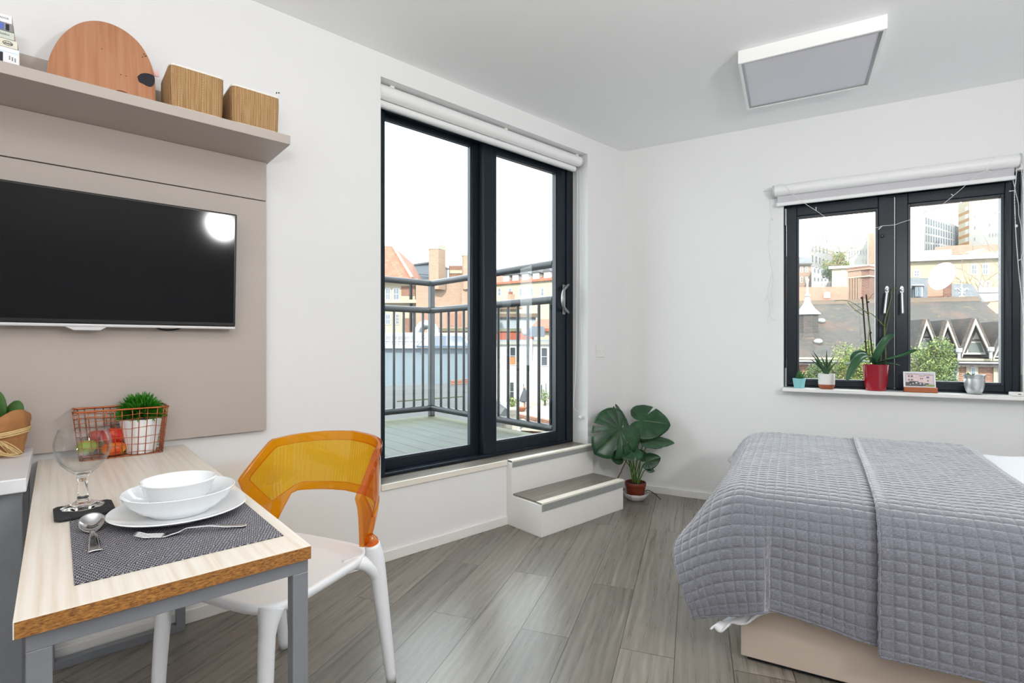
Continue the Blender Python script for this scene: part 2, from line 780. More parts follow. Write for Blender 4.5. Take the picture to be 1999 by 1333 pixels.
def spline(pts, n):
    """Catmull-Rom through pts, n steps per segment"""
    pts = [Vector(p) for p in pts]
    q = [pts[0] * 2 - pts[1]] + pts + [pts[-1] * 2 - pts[-2]]
    out = []
    for i in range(1, len(q) - 2):
        for k in range(n):
            t = k / n
            a, b, c, d = q[i - 1:i + 3]
            out.append(.5 * ((2 * b) + (c - a) * t + (2 * a - 5 * b + 4 * c - d) * t * t + (3 * b - a - 3 * c + d) * t ** 3))
    out.append(pts[-1])
    return out
# ================================================================ materials in use
WALL = M('white_wall_paint', '#eaeaea', .65, spec=.3, bump=.05, bs=180)
CEIL = M('white_ceiling_paint', '#f5f6f7', .7, spec=.3)
TRIM = M('white_gloss_paint', '#ecebe8', .35)
CREAM = M('cream_trim', '#ebe5d8', .4)
FRAME = M('anthracite_frame', '#19222b', .32, spec=.35, var=.06)
FRAME2 = M('anthracite_bead', '#2b323b', .36)
ALU = M('brushed_aluminium', '#a9adad', .42, metal=.35, var=.1, vs=30)
CHROME = M('satin_chrome', '#a4a7aa', .34, metal=.8)
GLASS = m_glass()
BLIND = M('white_blind_vinyl', '#eeeeee', .38)
BLINDF = M('grey_blind_cloth', '#c9c8cd', .8)
FLOOR = m_floor()
TREAD = m_wood('grey_oak_tread', ('#5d564e', '#7d766c', '#9a9388'), (1.1, 34), R(90), .3, .12, 1.6)
TAUPE = m_panel('taupe_laminate', '#b7aca4')
BEIGE = m_panel('beige_laminate', '#c3b3a6')
DARKPL = M('black_plastic', '#121316', .35)
LEAD = M('dark_rail_paint', '#1e2226', .36, spec=.5, var=.15, vs=9, bump=.15, bs=40)

# ================================================================ room shell
DY0, DY1, DZ0, DZ1 = -2.043, -.415, .395, 2.488       # door opening in the left wall
WU0, WU1, WZ0, WZ1 = 1.104, 2.293, .812, 2.10          # window opening in the back wall
CZ = 2.607
YB = -4.9
UR = 3.35
CORNER_R = W(UR, 0, 0)
k = (YB - CORNER_R.y) / BN.y
CORNER_F = CORNER_R + BN * k

b = MB()
b.slab([(0, 0, 0), (0, YB, 0), (CORNER_F.x, YB, 0), (CORNER_R.x, CORNER_R.y, 0)], (0, 0, -.12))
tag(b.build('floor', FLOOR), 'grey wood plank laminate floor of the room', 'floor', kind='structure')
b = MB()
pp = [Vector((-.34, .25, CZ)), Vector((-.34, YB - .2, CZ)), Vector((CORNER_F.x + .5, YB - .2, CZ)), CORNER_R + BD * .4 - BN * .32 + Vector((0, 0, CZ))]
b.slab(pp, (0, 0, .5))
tag(b.build('ceiling', CEIL), 'plain white painted ceiling above the room', 'ceiling', kind='structure')

b = MB()
b.box(-.34, 0, YB - .2, DY0, -.12, CZ)
b.box(-.34, 0, DY1, 0, -.12, CZ)
b.box(-.34, 0, DY0, DY1, DZ1, CZ)
b.box(-.34, 0, DY0, DY1, -.12, DZ0 - .028)
b.slab([(-.34, 0, -.12), (0, 0, -.12), W(0, -.3, -.12)], (0, 0, CZ + .12))
tag(b.build('wall_left', WALL, loc=(0, 0, 0)), 'white wall with the sliding balcony door and television', 'wall', kind='structure')
b = MB(MW)
b.box(0, WU0, -.3, 0, -.12, CZ)
b.box(WU1, UR + .3, -.3, 0, -.12, CZ)
b.box(WU0, WU1, -.3, 0, WZ1, CZ)
b.box(WU0, WU1, -.3, 0, -.12, WZ0 - .004)
tag(b.build('wall_back', WALL, loc=(0, 0, 0)), 'white wall with the casement window behind the bed', 'wall', kind='structure')
b = MB(MW)
b.box(UR, UR + .2, 0, k + .3, -.12, CZ)
tag(b.build('wall_right', WALL), 'plain white side wall at the head of the bed', 'wall', kind='structure')
b = MB()
b.box(-.34, CORNER_F.x + .3, YB - .2, YB, -.12, CZ)
tag(b.build('wall_front', WALL), 'plain white wall behind the viewer', 'wall', kind='structure')

b = MB()
b.box(0, .013, YB, -1.192, 0, .054)
tag(b.build('baseboard_left', TRIM, bevel=.003), 'low white baseboard below the television wall', 'baseboard', kind='structure')
b = MB(MW)
b.box(.02, UR, 0, .013, 0, .052)
tag(b.build('baseboard_back', TRIM, bevel=.003), 'low white baseboard under the casement window', 'baseboard', kind='structure')

# ---------------------------------------------------------------- sliding door
door = thing('door_1', (-.16, -1.2, DZ0), 'dark grey framed sliding glass door onto the balcony', 'sliding door', kind='structure')
b = MB()
x0, x1 = -.26, -.14
b.box(x0, x1, DY0 + .001, -1.945, DZ0, DZ1 - .001)
b.box(x0, x1, -.485, DY1 - .001, DZ0, DZ1 - .001)
b.box(x0, x1, -1.945, -.485, 2.405, DZ1 - .001)
b.box(x0, x1, -1.945, -.485, DZ0, DZ0 + .018)
b.build('outer_frame', FRAME, door, bevel=.003)
for nm, y0, y1, xa, xb, gy0, gy1, gz0, gz1, zt in (
        ('fixed_leaf', -1.965, -1.205, -.250, -.208, -1.922, -1.305, .470, 2.385, 2.43),
        ('sliding_leaf', -1.252, -.476, -.202, -.150, -1.150, -.577, .482, 2.357, 2.41)):
    b = MB()
    b.box(xa, xb, y0, gy0, .41, zt)
    b.box(xa, xb, gy1, y1, .41, zt)
    b.box(xa, xb, gy0, gy1, .41, gz0)
    b.box(xa, xb, gy0, gy1, gz1, zt)
    lf = b.build(nm, FRAME, door, bevel=.004)
    b = MB()
    xm = (xa + xb) / 2
    w = .008
    for ya, yb, za, zb in ((gy0, gy0 + w, gz0, gz1), (gy1 - w, gy1, gz0, gz1), (gy0, gy1, gz0, gz0 + w), (gy0, gy1, gz1 - w, gz1)):
        b.box(xm - .012, xb - .006, ya, yb, za, zb)
    b.build('glazing_bead', FRAME2, lf)
    b = MB()
    b.box(xm - .004, xm + .002, gy0, gy1, gz0, gz1)
    tag(b.build('pane', GLASS, lf), 'clear glass pane')
# pull handle on the sliding leaf
hd = MB()
hd.box(-.150, -.143, -.522, -.494, 1.335, 1.552)
hb = hd.build('handle_plate', ALU, door, bevel=.006)
hp = spline([PX(1110, 555, -.135), PX(1101, 566, -.112), PX(1098, 583, -.105), PX(1101, 600, -.112), PX(1110, 611, -.135)], 6)
h2 = MB()
h2.tube(hp, [.008, .010] + [.011] * (len(hp) - 4) + [.010, .008], 10)
tag(h2.build('handle', CHROME, door, smooth=True), 'curved silver pull handle')

b = MB()
b.box(-.14, 0, DY0 + .001, DY1 - .001, DZ0 - .026, DZ0 - .0005)
tag(b.build('trim_1', TREAD), 'grey laminate threshold board in front of the sliding door', 'threshold', kind='structure')
b = MB()
b.box(0.0005, .013, DY0, -1.192, .368, .399)
tag(b.build('trim_2', CREAM, bevel=.002), 'cream edging strip along the front of the door threshold', 'trim', kind='structure')

# steps up to the door
st = thing('steps', (.15, -.8, 0), 'white two tread steps with grey wood top up to the balcony door', 'steps')
b = MB()
b.box(.001, .305, -1.19, -.408, 0, .186)
b.box(.001, .046, -1.19, -.412, .186, .386)
b.build('riser_box', TRIM, st, bevel=.002)
b = MB()
b.box(.047, .300, -1.178, -.410, .1865, .197)
tag(b.build('tread', TREAD, st), 'grey wood lower tread')
b = MB()
b.box(.001, .040, -1.178, -.412, .3865, .397)
tag(b.build('tread', TREAD, st), 'grey wood upper tread')
for xa, xb, za, zb, ya, yb in ((.262, .311, .150, .200, -1.187, -.404), (.006, .052, .360, .402, -1.187, -.411)):
    b = MB()
    b.box(xa, xb, ya, yb, zb - .004, zb)
    b.box(xb - .006, xb - .0005, ya, yb, zb - .014, zb - .002)
    tag(b.build('nosing', CREAM, st, bevel=.0015), 'cream top of the step nosing')
    b = MB()
    b.box(xb - .004, xb, ya + .001, yb - .001, za, zb - .010)
    tag(b.build('nosing_face', ALU, st), 'grey metal nosing face')

# ---------------------------------------------------------------- door roller blind
bl = thing('roller_blind', (-.06, -1.2, 2.40), 'white roller blind rolled up above the balcony door', 'roller blind')
b = MB()
b.tube([(-.058, -2.035, 2.441), (-.058, -.452, 2.441)], .037, 24)
b.build('roller', BLIND, bl, smooth='auto')
b = MB()
b.tube([(-.058, -.452, 2.441), (-.058, -.440, 2.441)], .039, 24)
tag(b.build('end_cap', M('clear_plastic_cap', '#d5d6d6', .2), bl, smooth='auto'), 'clear plastic end cap')
b = MB()
b.box(-.098, -.095, -2.03, -.47, 2.372, 2.44)
b.build('cloth', BLINDF, bl)
b = MB()
b.tube([(-.074, -2.032, 2.386), (-.074, -.475, 2.386)], .019, 16)
b.build('bottom_bar', BLIND, bl, smooth='auto')
for yy in (-1.95, -1.15, -.47):
    b = MB()
    b.box(-.068, -.048, yy - .012, yy + .012, 2.47, DZ1 - .0005)
    b.build('bracket', TRIM, bl)
ch = [PX(1127, 333, -.05), PX(1126.5, 560, -.05), PX(1125, 700, -.05), PX(1120, 782, -.05), PX(1122, 797, -.05), PX(1130, 804, -.05), PX(1137, 797, -.05), PX(1139, 770, -.05), PX(1136, 690, -.05), PX(1133, 560, -.05), PX(1132, 333, -.05)]
cp = spline(ch, 10)
b = MB()
b.tube(cp, .0013, 6)
step = 0
for a_, b_ in zip(cp, cp[1:]):
    L = (b_ - a_).length
    nn = max(1, int(L / .007))
    for i in range(nn):
        b.ball(a_.lerp(b_, i / nn), .0021, seg=6, rings=4)
b.build('bead_chain', BLIND, bl, smooth=True)
q = PX(1134, 814, -.05)
b = MB()
b.obox(q, (1, 0, 0), (0, 1, 0), (0, 0, 1), .012, .014, .010)
b.build('chain_holder', BLIND, bl, bevel=.004)

# ---------------------------------------------------------------- switch
sw = thing('light_switch', (0, -.273, 1.02), 'small white fused switch plate on the wall right of the balcony door', 'switch')
b = MB()
b.box(.0005, .009, -.317, -.230, 1.021, 1.108)
b.build('plate', TRIM, sw, bevel=.003)
b = MB()
b.box(.009, .014, -.284, -.268, 1.050, 1.076)
b.build('rocker', BLIND, sw, bevel=.002)
for yy in (-.308, -.239):
    b = MB()
    b.tube([(.0085, yy, 1.065), (.0098, yy, 1.065)], .003, 10)
    b.build('screw', CHROME, sw)

# ---------------------------------------------------------------- casement window
win = thing('window_1', W(1.7, -.05, WZ0), 'dark grey two casement window over the bed', 'window', kind='structure')
b = MB(MW)
b.box(WU0 + .001, 1.121, -.10, -.032, WZ0, WZ1 - .001)
b.box(2.256, WU1 - .001, -.10, -.032, WZ0, WZ1 - .001)
b.box(1.121, 2.256, -.10, -.032, 2.045, WZ1 - .001)
b.box(1.121, 2.256, -.10, -.032, WZ0, .842)
b.build('outer_frame', FRAME, win, bevel=.003)
for u0, u1, g0, g1, z0, z1 in ((1.122, 1.711, 1.196, 1.616, .888, 1.960), (1.716, 2.255, 1.793, 2.209, .895, 1.966)):
    b = MB(MW)
    za, zb = .843, 2.044
    b.box(u0, g0 - .014, -.085, -.024, za, zb)
    b.box(g1 + .014, u1, -.085, -.024, za, zb)
    b.box(g0 - .014, g1 + .014, -.085, -.024, za, z0 - .014)
    b.box(g0 - .014, g1 + .014, -.085, -.024, z1 + .014, zb)
    sash = b.build('sash', FRAME, win, bevel=.004)
    b = MB(MW)
    b.box(g0 - .0139, g0, -.078, -.033, z0 - .0139, z1 + .0139)
    b.box(g1, g1 + .0139, -.078, -.033, z0 - .0139, z1 + .0139)
    b.box(g0, g1, -.078, -.033, z0 - .0139, z0)
    b.box(g0, g1, -.078, -.033, z1, z1 + .0139)
    b.build('glazing_bead', FRAME2, sash, bevel=.002)
    b = MB(MW)
    b.box(g0, g1, -.062, -.056, z0, z1)
    tag(b.build('pane', GLASS, sash), 'clear glass pane')
for px in (1731, 1760):
    c0 = PN(px, 566, -.024)
    b = MB()
    q = [c0 + BD * (.012 * math.cos(t)) + Vector((0, 0, .026 * math.sin(t))) for t in [2 * math.pi * i / 20 for i in range(20)]]
    b.slab(q, BN * .009)
    hp = b.build('handle_rose', CHROME, win, bevel=.002)
    lean = -4 if px == 1731 else 2
    a0 = PN(px, 573, .000)
    b = MB()
    b.tube([c0 + BN * .008, c0 + BN * .026], .0085, 12)
    b.bar(a0 + BN * .012 + Vector((0, 0, .006)), PN(px + lean, 612, .020), .012, .008, BN)
    tag(b.build('handle', CHROME, win, bevel=.003), 'silver lever handle')
for px, ya, yb in ((1534, 408, 440), (1534, 718, 754), (1996, 358, 395), (1997, 731, 765)):
    a_, c_ = PN(px, ya, -.014), PN(px, yb, -.014)
    b = MB()
    b.tube([a_, c_], .0075, 12)
    b.build('hinge', CHROME, win, smooth='auto')
b = MB(MW)
b.box(1.098, 2.42, -.031, .100, .808, .8308)
tag(b.build('trim_3', TRIM, bevel=.003), 'white board sill below the casement window', 'windowsill', kind='structure')

# suction hook on the left sash
c0 = PN(1722, 461, -.0235)
hk = thing('suction_hook', c0, 'small dark suction hook stuck on the left casement stile', 'hook')
b = MB()
b.tube([c0, c0 + BN * .005, c0 + BN * .009], [.012, .010, .004], 14)
b.build('cup', M('smoky_rubber', '#2a2d33', .25), hk, smooth='auto')
b = MB()
b.tube(spline([c0 + BN * .009, c0 + BN * .014 - Vector((0, 0, .004)), c0 + BN * .019 + Vector((0, 0, .004))], 4), .002, 8)
b.build('hook_wire', CHROME, hk, smooth=True)

# window roller blind
wb = thing('roller_blind', W(1.65, .05, 2.04), 'white cassette roller blind almost fully raised over the casement window', 'roller blind')
b = MB(MW)
b.tube([(1.052, .058, 2.138), (2.255, .058, 2.138)], .036, 24)
b.box(1.052, 2.255, .0005, .058, 2.104, 2.173)
b.build('cassette', BLIND, wb, smooth='auto')
for ua, ub in ((1.040, 1.052), (2.255, 2.266)):
    b = MB(MW)
    b.tube([(ua, .058, 2.138), (ub, .058, 2.138)], .037, 20)
    b.box(ua, ub, .0005, .058, 2.101, 2.175)
    b.build('end_cap', M('pale_grey_plastic', '#c4c4c6', .35), wb, smooth='auto')
b = MB(MW)
b.box(1.068, 2.243, .044, .046, 2.056, 2.115)
tag(b.build('cloth', BLINDF, wb), 'strip of grey blind cloth')
b = MB(MW)
b.box(1.062, 2.248, .037, .055, 2.036, 2.060)
b.build('bottom_bar', BLIND, wb, bevel=.006)
for pts in ([(1985, 328), (1983, 352), (1980.5, 375), (1981.5, 420), (1984, 470), (1989, 530), (1997, 610), (2003, 700)],
            [(1992, 305), (1996, 350), (1999, 390), (2003, 460), (2004, 700)]):
    cp = spline([PN(a_, c_, .085) for a_, c_ in pts], 8)
    b = MB()
    b.tube(cp, .0012, 6)
    for a_, c_ in zip(cp, cp[1:]):
        nn = max(1, int((c_ - a_).length / .0085))
        for i in range(nn):
            b.ball(a_.lerp(c_, i / nn), .0026, seg=6, rings=4)
    b.build('bead_chain', BLIND, wb, smooth=True)
q = PN(1984, 441, .085)
b = MB()
b.ball(q, .006, .006, .008, seg=8, rings=6)
b.build('chain_joiner', BLIND, wb, smooth=True)

# fairy lights
FW = M('white_wire', '#e9e9ea', .5)
q0 = PN(1645, 440, .10)
fl = thing('fairy_lights', q0, 'string of tiny fairy lights on thin white wire draped across the casement window', 'fairy lights')
runs = [
    ([(1509, 366), (1514, 361), (1525, 358), (1535, 364), (1546, 378)], .10),
    ([(1546, 378), (1560, 389), (1577, 401), (1593, 411), (1612, 424), (1630, 434), (1648, 440), (1670, 443), (1695, 444), (1714, 444), (1722, 441), (1745, 439), (1760, 434), (1777, 429), (1795, 425), (1806, 414), (1828, 405), (1841, 398), (1861, 382), (1880, 366), (1893, 353), (1907, 342), (1926, 332), (1937, 315), (1947, 303), (1956, 300)], .115),
    ([(1977, 351), (1981, 366), (1983, 376), (1988, 398), (1989, 420), (1993, 440), (1996, 462), (1997, 490), (1994, 505), (1999, 530), (2001, 570)], .09),
    ([(1504, 372), (1503, 385), (1505, 412), (1507, 426), (1502, 432), (1503, 445), (1500, 470), (1502, 492), (1505, 510), (1508, 532), (1504, 548), (1499, 575), (1505, 600), (1500, 618), (1498, 630)], .008),
    ([(1508, 533), (1511, 548), (1507, 570), (1509, 590), (1503, 612), (1513, 626)], .008)]
b = MB()
for pts, n_ in runs:
    b.tube(spline([PN(a_, c_, n_) for a_, c_ in pts], 5), .0013, 6)
b.tube([PN(1490, 374, .004), PN(1503, 371, .03), PN(1509, 366, .10)], .0013, 6)
b.build('wire', FW, fl, smooth=True)
for a_, c_, e_, f_, n_ in ((1593, 411, 1593, 404, .115), (1648, 440, 1647, 449, .115), (1722, 441, 1715, 448, .115), (1795, 425, 1795, 433, .115), (1861, 382, 1857, 379, .115), (1926, 332, 1935, 336, .115),
                           (1546, 378, 1546, 372, .115), (1981, 372, 1970, 373, .09), (1507, 426, 1510, 429, .01), (1502, 475, 1506, 470, .01), (1500, 575, 1494, 588, .01), (1994, 505, 1989, 508, .09)):
    b = MB()
    b.tube([PN(a_, c_, n_), PN(e_, f_, n_ + .004)], [.0018, .0024], 8)
    b.build('bulb', M('clear_bulb', '#e6e6e3', .2), fl, smooth='auto')

# ---------------------------------------------------------------- ceiling light
lp = thing('ceiling_light', W(1.222, .77, 2.54), 'square white surface mounted ceiling light panel', 'ceiling light')
b = MB(MW)
u0, u1, n0, n1 = .913, 1.532, .473, 1.066
b.box(u0, u1, n0, n0 + .014, 2.541, CZ - .0005)
b.box(u0, u1, n1 - .014, n1, 2.541, CZ - .0005)
b.box(u0, u0 + .014, n0 + .014, n1 - .014, 2.541, CZ - .0005)
b.box(u1 - .014, u1, n0 + .014, n1 - .014, 2.541, CZ - .0005)
b.build('housing', M('white_lacquer', '#f4f4f4', .4), lp, bevel=.0015)
b = MB(MW)
for q in ((u0 + .0141, u1 - .0141, n0 + .0141, n0 + .024), (u0 + .0141, u1 - .0141, n1 - .024, n1 - .0141), (u0 + .0141, u0 + .024, n0 + .024, n1 - .024), (u1 - .024, u1 - .0141, n0 + .024, n1 - .024)):
    b.box(q[0], q[1], q[2], q[3], 2.5445, 2.556)
tag(b.build('inner_rim', CHROME, lp), 'silver inner rim')
b = MB(MW)
b.box(u0 + .0241, u1 - .0241, n0 + .0241, n1 - .0241, 2.549, 2.553)
tag(b.build('diffuser', M('opal_diffuser', '#dcdce4', .35), lp), 'pale grey opal diffuser')

# ---------------------------------------------------------------- television wall
pn = thing('wall_cladding', (.015, -3.4, .745), 'taupe laminate wall panel behind the television', 'wall panel')
b = MB()
b.box(.0005, .030, -4.6, -2.600, .745, 1.737)
b.build('lower_board', TAUPE, pn, bevel=.001)
b = MB()
b.box(.0005, .030, -4.6, -2.600, 1.741, 1.9065)
b.build('upper_board', TAUPE, pn, bevel=.001)
sh = thing('wall_shelf', (.15, -3.4, 1.907), 'long taupe wall shelf above the television', 'shelf')
b = MB()
b.box(.0005, .311, -4.6, -2.592, 1.907, 1.942)
b.build('board', TAUPE, sh, bevel=.001)
b = MB()
b.box(.0005, .030, -4.6, -2.95, 1.9421, 2.094)
b.build('upstand', TAUPE, sh, bevel=.001)

tv = thing('television', (.075, -3.2, 1.186), 'black flat screen television mounted on the taupe panel', 'television')
TX = .092
b = MB()
b.box(.055, TX - .001, -3.668, -2.737, 1.197, 1.650)
b.build('casing', DARKPL, tv, bevel=.004)
SCREEN = NT('television_screen')
SCREEN.bsdf('#05070a', .07, 0, .28)
b = MB()
b.box(TX - .0009, TX, -3.660, -2.745, 1.212, 1.643)
tag(b.build('screen', SCREEN.m, tv), 'glossy black screen')
b = MB()
b.box(.058, TX + .001, -3.668, -2.737, 1.186, 1.1965)
tag(b.build('bottom_trim', M('pale_silver_plastic', '#d7d6d8', .3, metal=.3), tv, bevel=.003), 'pale silver lower trim')
b = MB()
b.slab([(.075, -3.262, 1.1859), (.075, -3.150, 1.1859), (.075, -3.168, 1.174), (.075, -3.240, 1.174)], (.018, 0, 0))
tag(b.build('sensor_tab', M('pale_silver_plastic2', '#d9d8da', .35), tv, bevel=.002), 'silver tab under the screen')
b = MB()
b.box(.0305, .0549, -3.40, -3.00, 1.28, 1.52)
b.build('wall_mount', DARKPL, tv)
b = MB()
b.ball((TX + .0012, -2.762, 1.203), .0012, seg=8, rings=5)
tag(b.build('standby_light', M('red_lens', '#c01c14', .3), tv), 'small red standby light')
b = MB()
b.tube(spline([PX(300, 634, .05), PX(312, 640, .05), PX(330, 642, .05), PX(350, 639, .05), PX(362, 632, .05)], 5), .003, 8)
tag(b.build('cable', DARKPL, tv, smooth=True), 'black cable loop')
tv.rotation_euler.y = R(3.5)
tv.location.z -= .006
# ================================================================ table and what stands on it
VENEER = m_wood('pale_birch_laminate', ('#dccebc', '#e8dfd3', '#f1ebe2'), (1.2, 42), 0, .33, .14, 1.5)
OSB = m_osb()
STEEL = M('raw_grey_steel', '#8b8e95', .42, metal=.35, var=.16, vs=14, bump=.08, bs=30)
TT = .720
tb = thing('table', (.70, -3.118, 0), 'narrow pale wood laminate table on a grey steel frame, set for one', 'table')
b = MB()
b.box(.014, 1.384, -3.329, -2.906, TT - .0255, TT - .0012)
b.build('core_board', OSB, tb)
tag(tb.children[0], 'brown particle board core showing at the front edge')
b = MB()
b.box(.013, 1.3835, -3.331, -2.9055, TT - .0012, TT)
b.box(.013, 1.3835, -3.331, -3.3292, TT - .0255, TT - .0012)
tag(b.build('top_veneer', VENEER, tb, bevel=.0006), 'pale wood laminate top')
t_ = .030
zt = TT - .0262
for xa in (1.338, .030):
    for ya in (-3.318, -2.936):
        b = MB()
        b.box(xa, xa + t_, ya, ya + t_, 0, zt - t_)
        b.build('leg', STEEL, tb, bevel=.0012)
    b = MB()
    b.box(xa, xa + t_, -3.318, -2.906, zt - t_, zt)
    b.build('top_rail', STEEL, tb, bevel=.0012)
    b = MB()
    b.box(xa + .0004, xa + t_ - .0004, -3.2879, -2.9361, 0, t_)
    b.build('foot_rail', STEEL, tb, bevel=.0012)
for ya in (-3.318, -2.936):
    b = MB()
    b.box(.0603, 1.3377, ya + .0004, ya + t_ - .0004, zt - t_, zt)
    b.build('side_rail', STEEL, tb, bevel=.0012)

b = MB()
b.box(.885, 1.295, -3.262, -2.930, TT + .0003, TT + .0018)
tag(b.build('placemat', m_mat(), bevel=.0005), 'black and white woven placemat under the stacked white dishes', 'placemat')
MZ = TT + .0018

CHINA = M('white_porcelain', '#eef0f2', .12, spec=.5, coat=.3)
pc = Vector((1.000, -3.068, 0))
b = MB()
b.lathe([(0, MZ + .0003), (.082, MZ + .0003), (.084, MZ + .003), (.105, MZ + .008), (.135, MZ + .0175), (.138, MZ + .020), (.1365, MZ + .0222), (.132, MZ + .0208), (.104, MZ + .0125), (.085, MZ + .0085), (0, MZ + .0075)], 64, pc)
tag(b.build('dinner_plate', CHINA, smooth='auto'), 'large white dinner plate, lowest of the stacked dishes', 'plate')
b = MB()
z0 = MZ + .0088
b.lathe([(0, z0), (.062, z0), (.064, z0 + .004), (.083, z0 + .014), (.102, z0 + .032), (.112, z0 + .050), (.1135, z0 + .0525), (.112, z0 + .0535), (.1095, z0 + .051), (.098, z0 + .034), (.080, z0 + .019), (.060, z0 + .010), (0, z0 + .0075)], 64, pc)
tag(b.build('pasta_bowl', CHINA, smooth='auto'), 'wide white pasta bowl between the plate and the small bowl', 'bowl')
b = MB()
z0 = MZ + .0190
b.lathe([(0, z0), (.036, z0), (.038, z0 + .003), (.050, z0 + .014), (.063, z0 + .036), (.0715, z0 + .060), (.0745, z0 + .064), (.0755, z0 + .067), (.0735, z0 + .069), (.070, z0 + .067), (.060, z0 + .038), (.045, z0 + .016), (.03, z0 + .008), (0, z0 + .006)], 64, pc + Vector((.012, -.004, 0)))
tag(b.build('cereal_bowl', CHINA, smooth='auto'), 'small deep white bowl, topmost of the stacked dishes', 'bowl')

# fork: tines at the left, handle to the right
CUT = M('polished_steel', '#c9c9ca', .10, metal=1)
A_, B_ = Vector((1.122, -3.166, 0)), Vector((1.190, -2.974, 0))
ax = (B_ - A_).normalized()
L = (B_ - A_).length
sd_ = Vector((-ax.y, ax.x, 0))


def forkz(t):
    pts = [(0, .0125), (.12, .005), (.26, .0025), (.36, .006), (.46, .0125), (.62, .012), (.85, .006), (1, .0035)]
    for (a, za), (c, zc) in zip(pts, pts[1:]):
        if t <= c:
            q = (t - a) / (c - a)
            q = q * q * (3 - 2 * q)
            return MZ + za + (zc - za) * q
    return MZ + pts[-1][1]


def fk(t, s):
    return A_ + ax * (t * L) + sd_ * s + Vector((0, 0, forkz(t)))


fork = thing('fork', A_.lerp(B_, .5) + Vector((0, 0, MZ)), 'silver table fork lying in front of the dishes', 'fork')
b = MB()


def fw(t):
    pts = [(.24, .0125), (.33, .010), (.42, .0038), (.6, .0042), (.85, .0075), (.96, .0085), (1, .004)]
    for (a, wa), (c, wc) in zip(pts, pts[1:]):
        if t <= c:
            return wa + (wc - wa) * (t - a) / (c - a)
    return .004


b.grid(lambda a, c: fk(.24 + .76 * a, (c * 2 - 1) * fw(.24 + .76 * a)), 40, 4)
b.build('handle', CUT, fork, smooth=True, solid=.0022, solid_off=0)
for s_ in (-.0105, -.0035, .0035, .0105):
    b = MB()
    b.tube([fk(.26 * q / 8, s_) for q in range(9)], [.0008] + [.0016] * 8, 8)
    b.build('tine', CUT, fork, smooth=True)

# spoon: bowl away from the viewer, handle towards the viewer
spoon = thing('spoon', (1.03, -3.227, MZ), 'silver soup spoon on the left of the placemat', 'spoon')
bc = Vector((.985, -3.227, MZ + .0125))
xt = Vector((-.90, .02, .42)).normalized()
yt = Vector((0, 1, 0))
zt_ = yt.cross(xt) * -1
zt_ = xt.cross(yt)
if zt_.z < 0:
    zt_ = -zt_


def sp(a, c):
    th_ = 2 * math.pi * c
    r = a
    wx = .031 * (1 - .10 * math.cos(th_))
    return bc + xt * (r * wx * math.cos(th_)) + yt * (r * .0225 * math.sin(th_)) + zt_ * (.0105 * (r * r - 1) + .006)


b = MB()
b.grid(sp, 10, 36)
bmesh.ops.remove_doubles(b.bm, verts=b.bm.verts[:], dist=1e-5)
b.build('bowl', CUT, spoon, smooth=True, solid=.0016, solid_off=0)
hs = bc - xt * .029 + zt_ * .006
he = Vector((1.150, -3.2285, MZ + .004))


def sh_(a, c):
    w_ = .0045 + .0002 * a + max(0, a - .25) * .0085
    p = hs.lerp(he, a) + Vector((0, 0, .010 * math.sin(math.pi * min(1, a * 1.1)) * (1 - a)))
    return p + yt * ((c * 2 - 1) * w_) + Vector((0, 0, -.0012 * (c * 2 - 1) ** 2))


b = MB()
b.grid(sh_, 20, 6)
b.build('handle', CUT, spoon, smooth=True, solid=.0022, solid_off=0)

# slate coaster with wine glass
SLATE = M('black_slate', '#25272b', .6, var=.3, vs=30, bump=.8, bs=55)
b = MB()
cz0 = MZ + .0004
pts = [(.766, -3.284), (.778, -3.290), (.872, -3.288), (.884, -3.278), (.887, -3.196), (.874, -3.178), (.782, -3.180), (.768, -3.188)]
b.slab([(x, y, cz0) for x, y in pts], (0, 0, .0075))
tag(b.build('coaster', SLATE, bevel=.0015), 'rough black slate coaster under the wine glass', 'coaster')
GLS = NT('drinking_glass')
GLS.bsdf('#ffffff', 0, 0, .5, 0, 1.0, 1.46)
zb = cz0 + .0079
b = MB()
wg = thing('wine_glass', (.805, -3.236, zb), 'empty round stemmed wine glass on the slate coaster', 'glass')
pr = [(0, 0), (.041, 0), (.0415, .0015), (.038, .004), (.024, .009), (.0125, .017), (.0095, .030), (.0095, .060), (.0115, .074), (.019, .0812), (0, .0812)]
b.lathe([(r, z + zb) for r, z in pr], 48, (.805, -3.236, 0))
b.build('stem', GLS.m, wg, smooth='auto', angle=60)
TG = NT('thin_glass')
lw = TG.n('ShaderNodeLayerWeight')
lw.inputs['Blend'].default_value = .5
fac = TG.math('ADD', TG.math('MULTIPLY', TG.math('POWER', lw.outputs['Facing'], 5.0), .8), .022)
tr = TG.n('ShaderNodeBsdfTransparent')
TG.l(TG.mix(TG.math('POWER', lw.outputs['Facing'], 3.0), (.995, .997, .997, 1), (.70, .74, .76, 1)), tr.inputs['Color'])
gl = TG.n('ShaderNodeBsdfGlossy')
gl.inputs['Roughness'].default_value = .01
mx = TG.n('ShaderNodeMixShader')
TG.l(fac, mx.inputs[0])
TG.l(tr.outputs[0], mx.inputs[1])
TG.l(gl.outputs[0], mx.inputs[2])
TG.surf(mx.outputs[0])
pr = [(.0188, .0814), (.029, .0905), (.042, .106), (.0495, .119), (.0540, .134), (.0553, .147), (.0540, .160), (.0510, .172), (.0455, .187), (.0446, .1872),
      (.0498, .172), (.0526, .160), (.0539, .147), (.0526, .134), (.0480, .119), (.0405, .108), (.020, .088), (.0, .0822), (0, .0814)]
b = MB()
b.lathe([(r, z + zb) for r, z in pr], 56, (.805, -3.236, 0))
b.build('bowl', TG.m, wg, smooth='auto', angle=60)

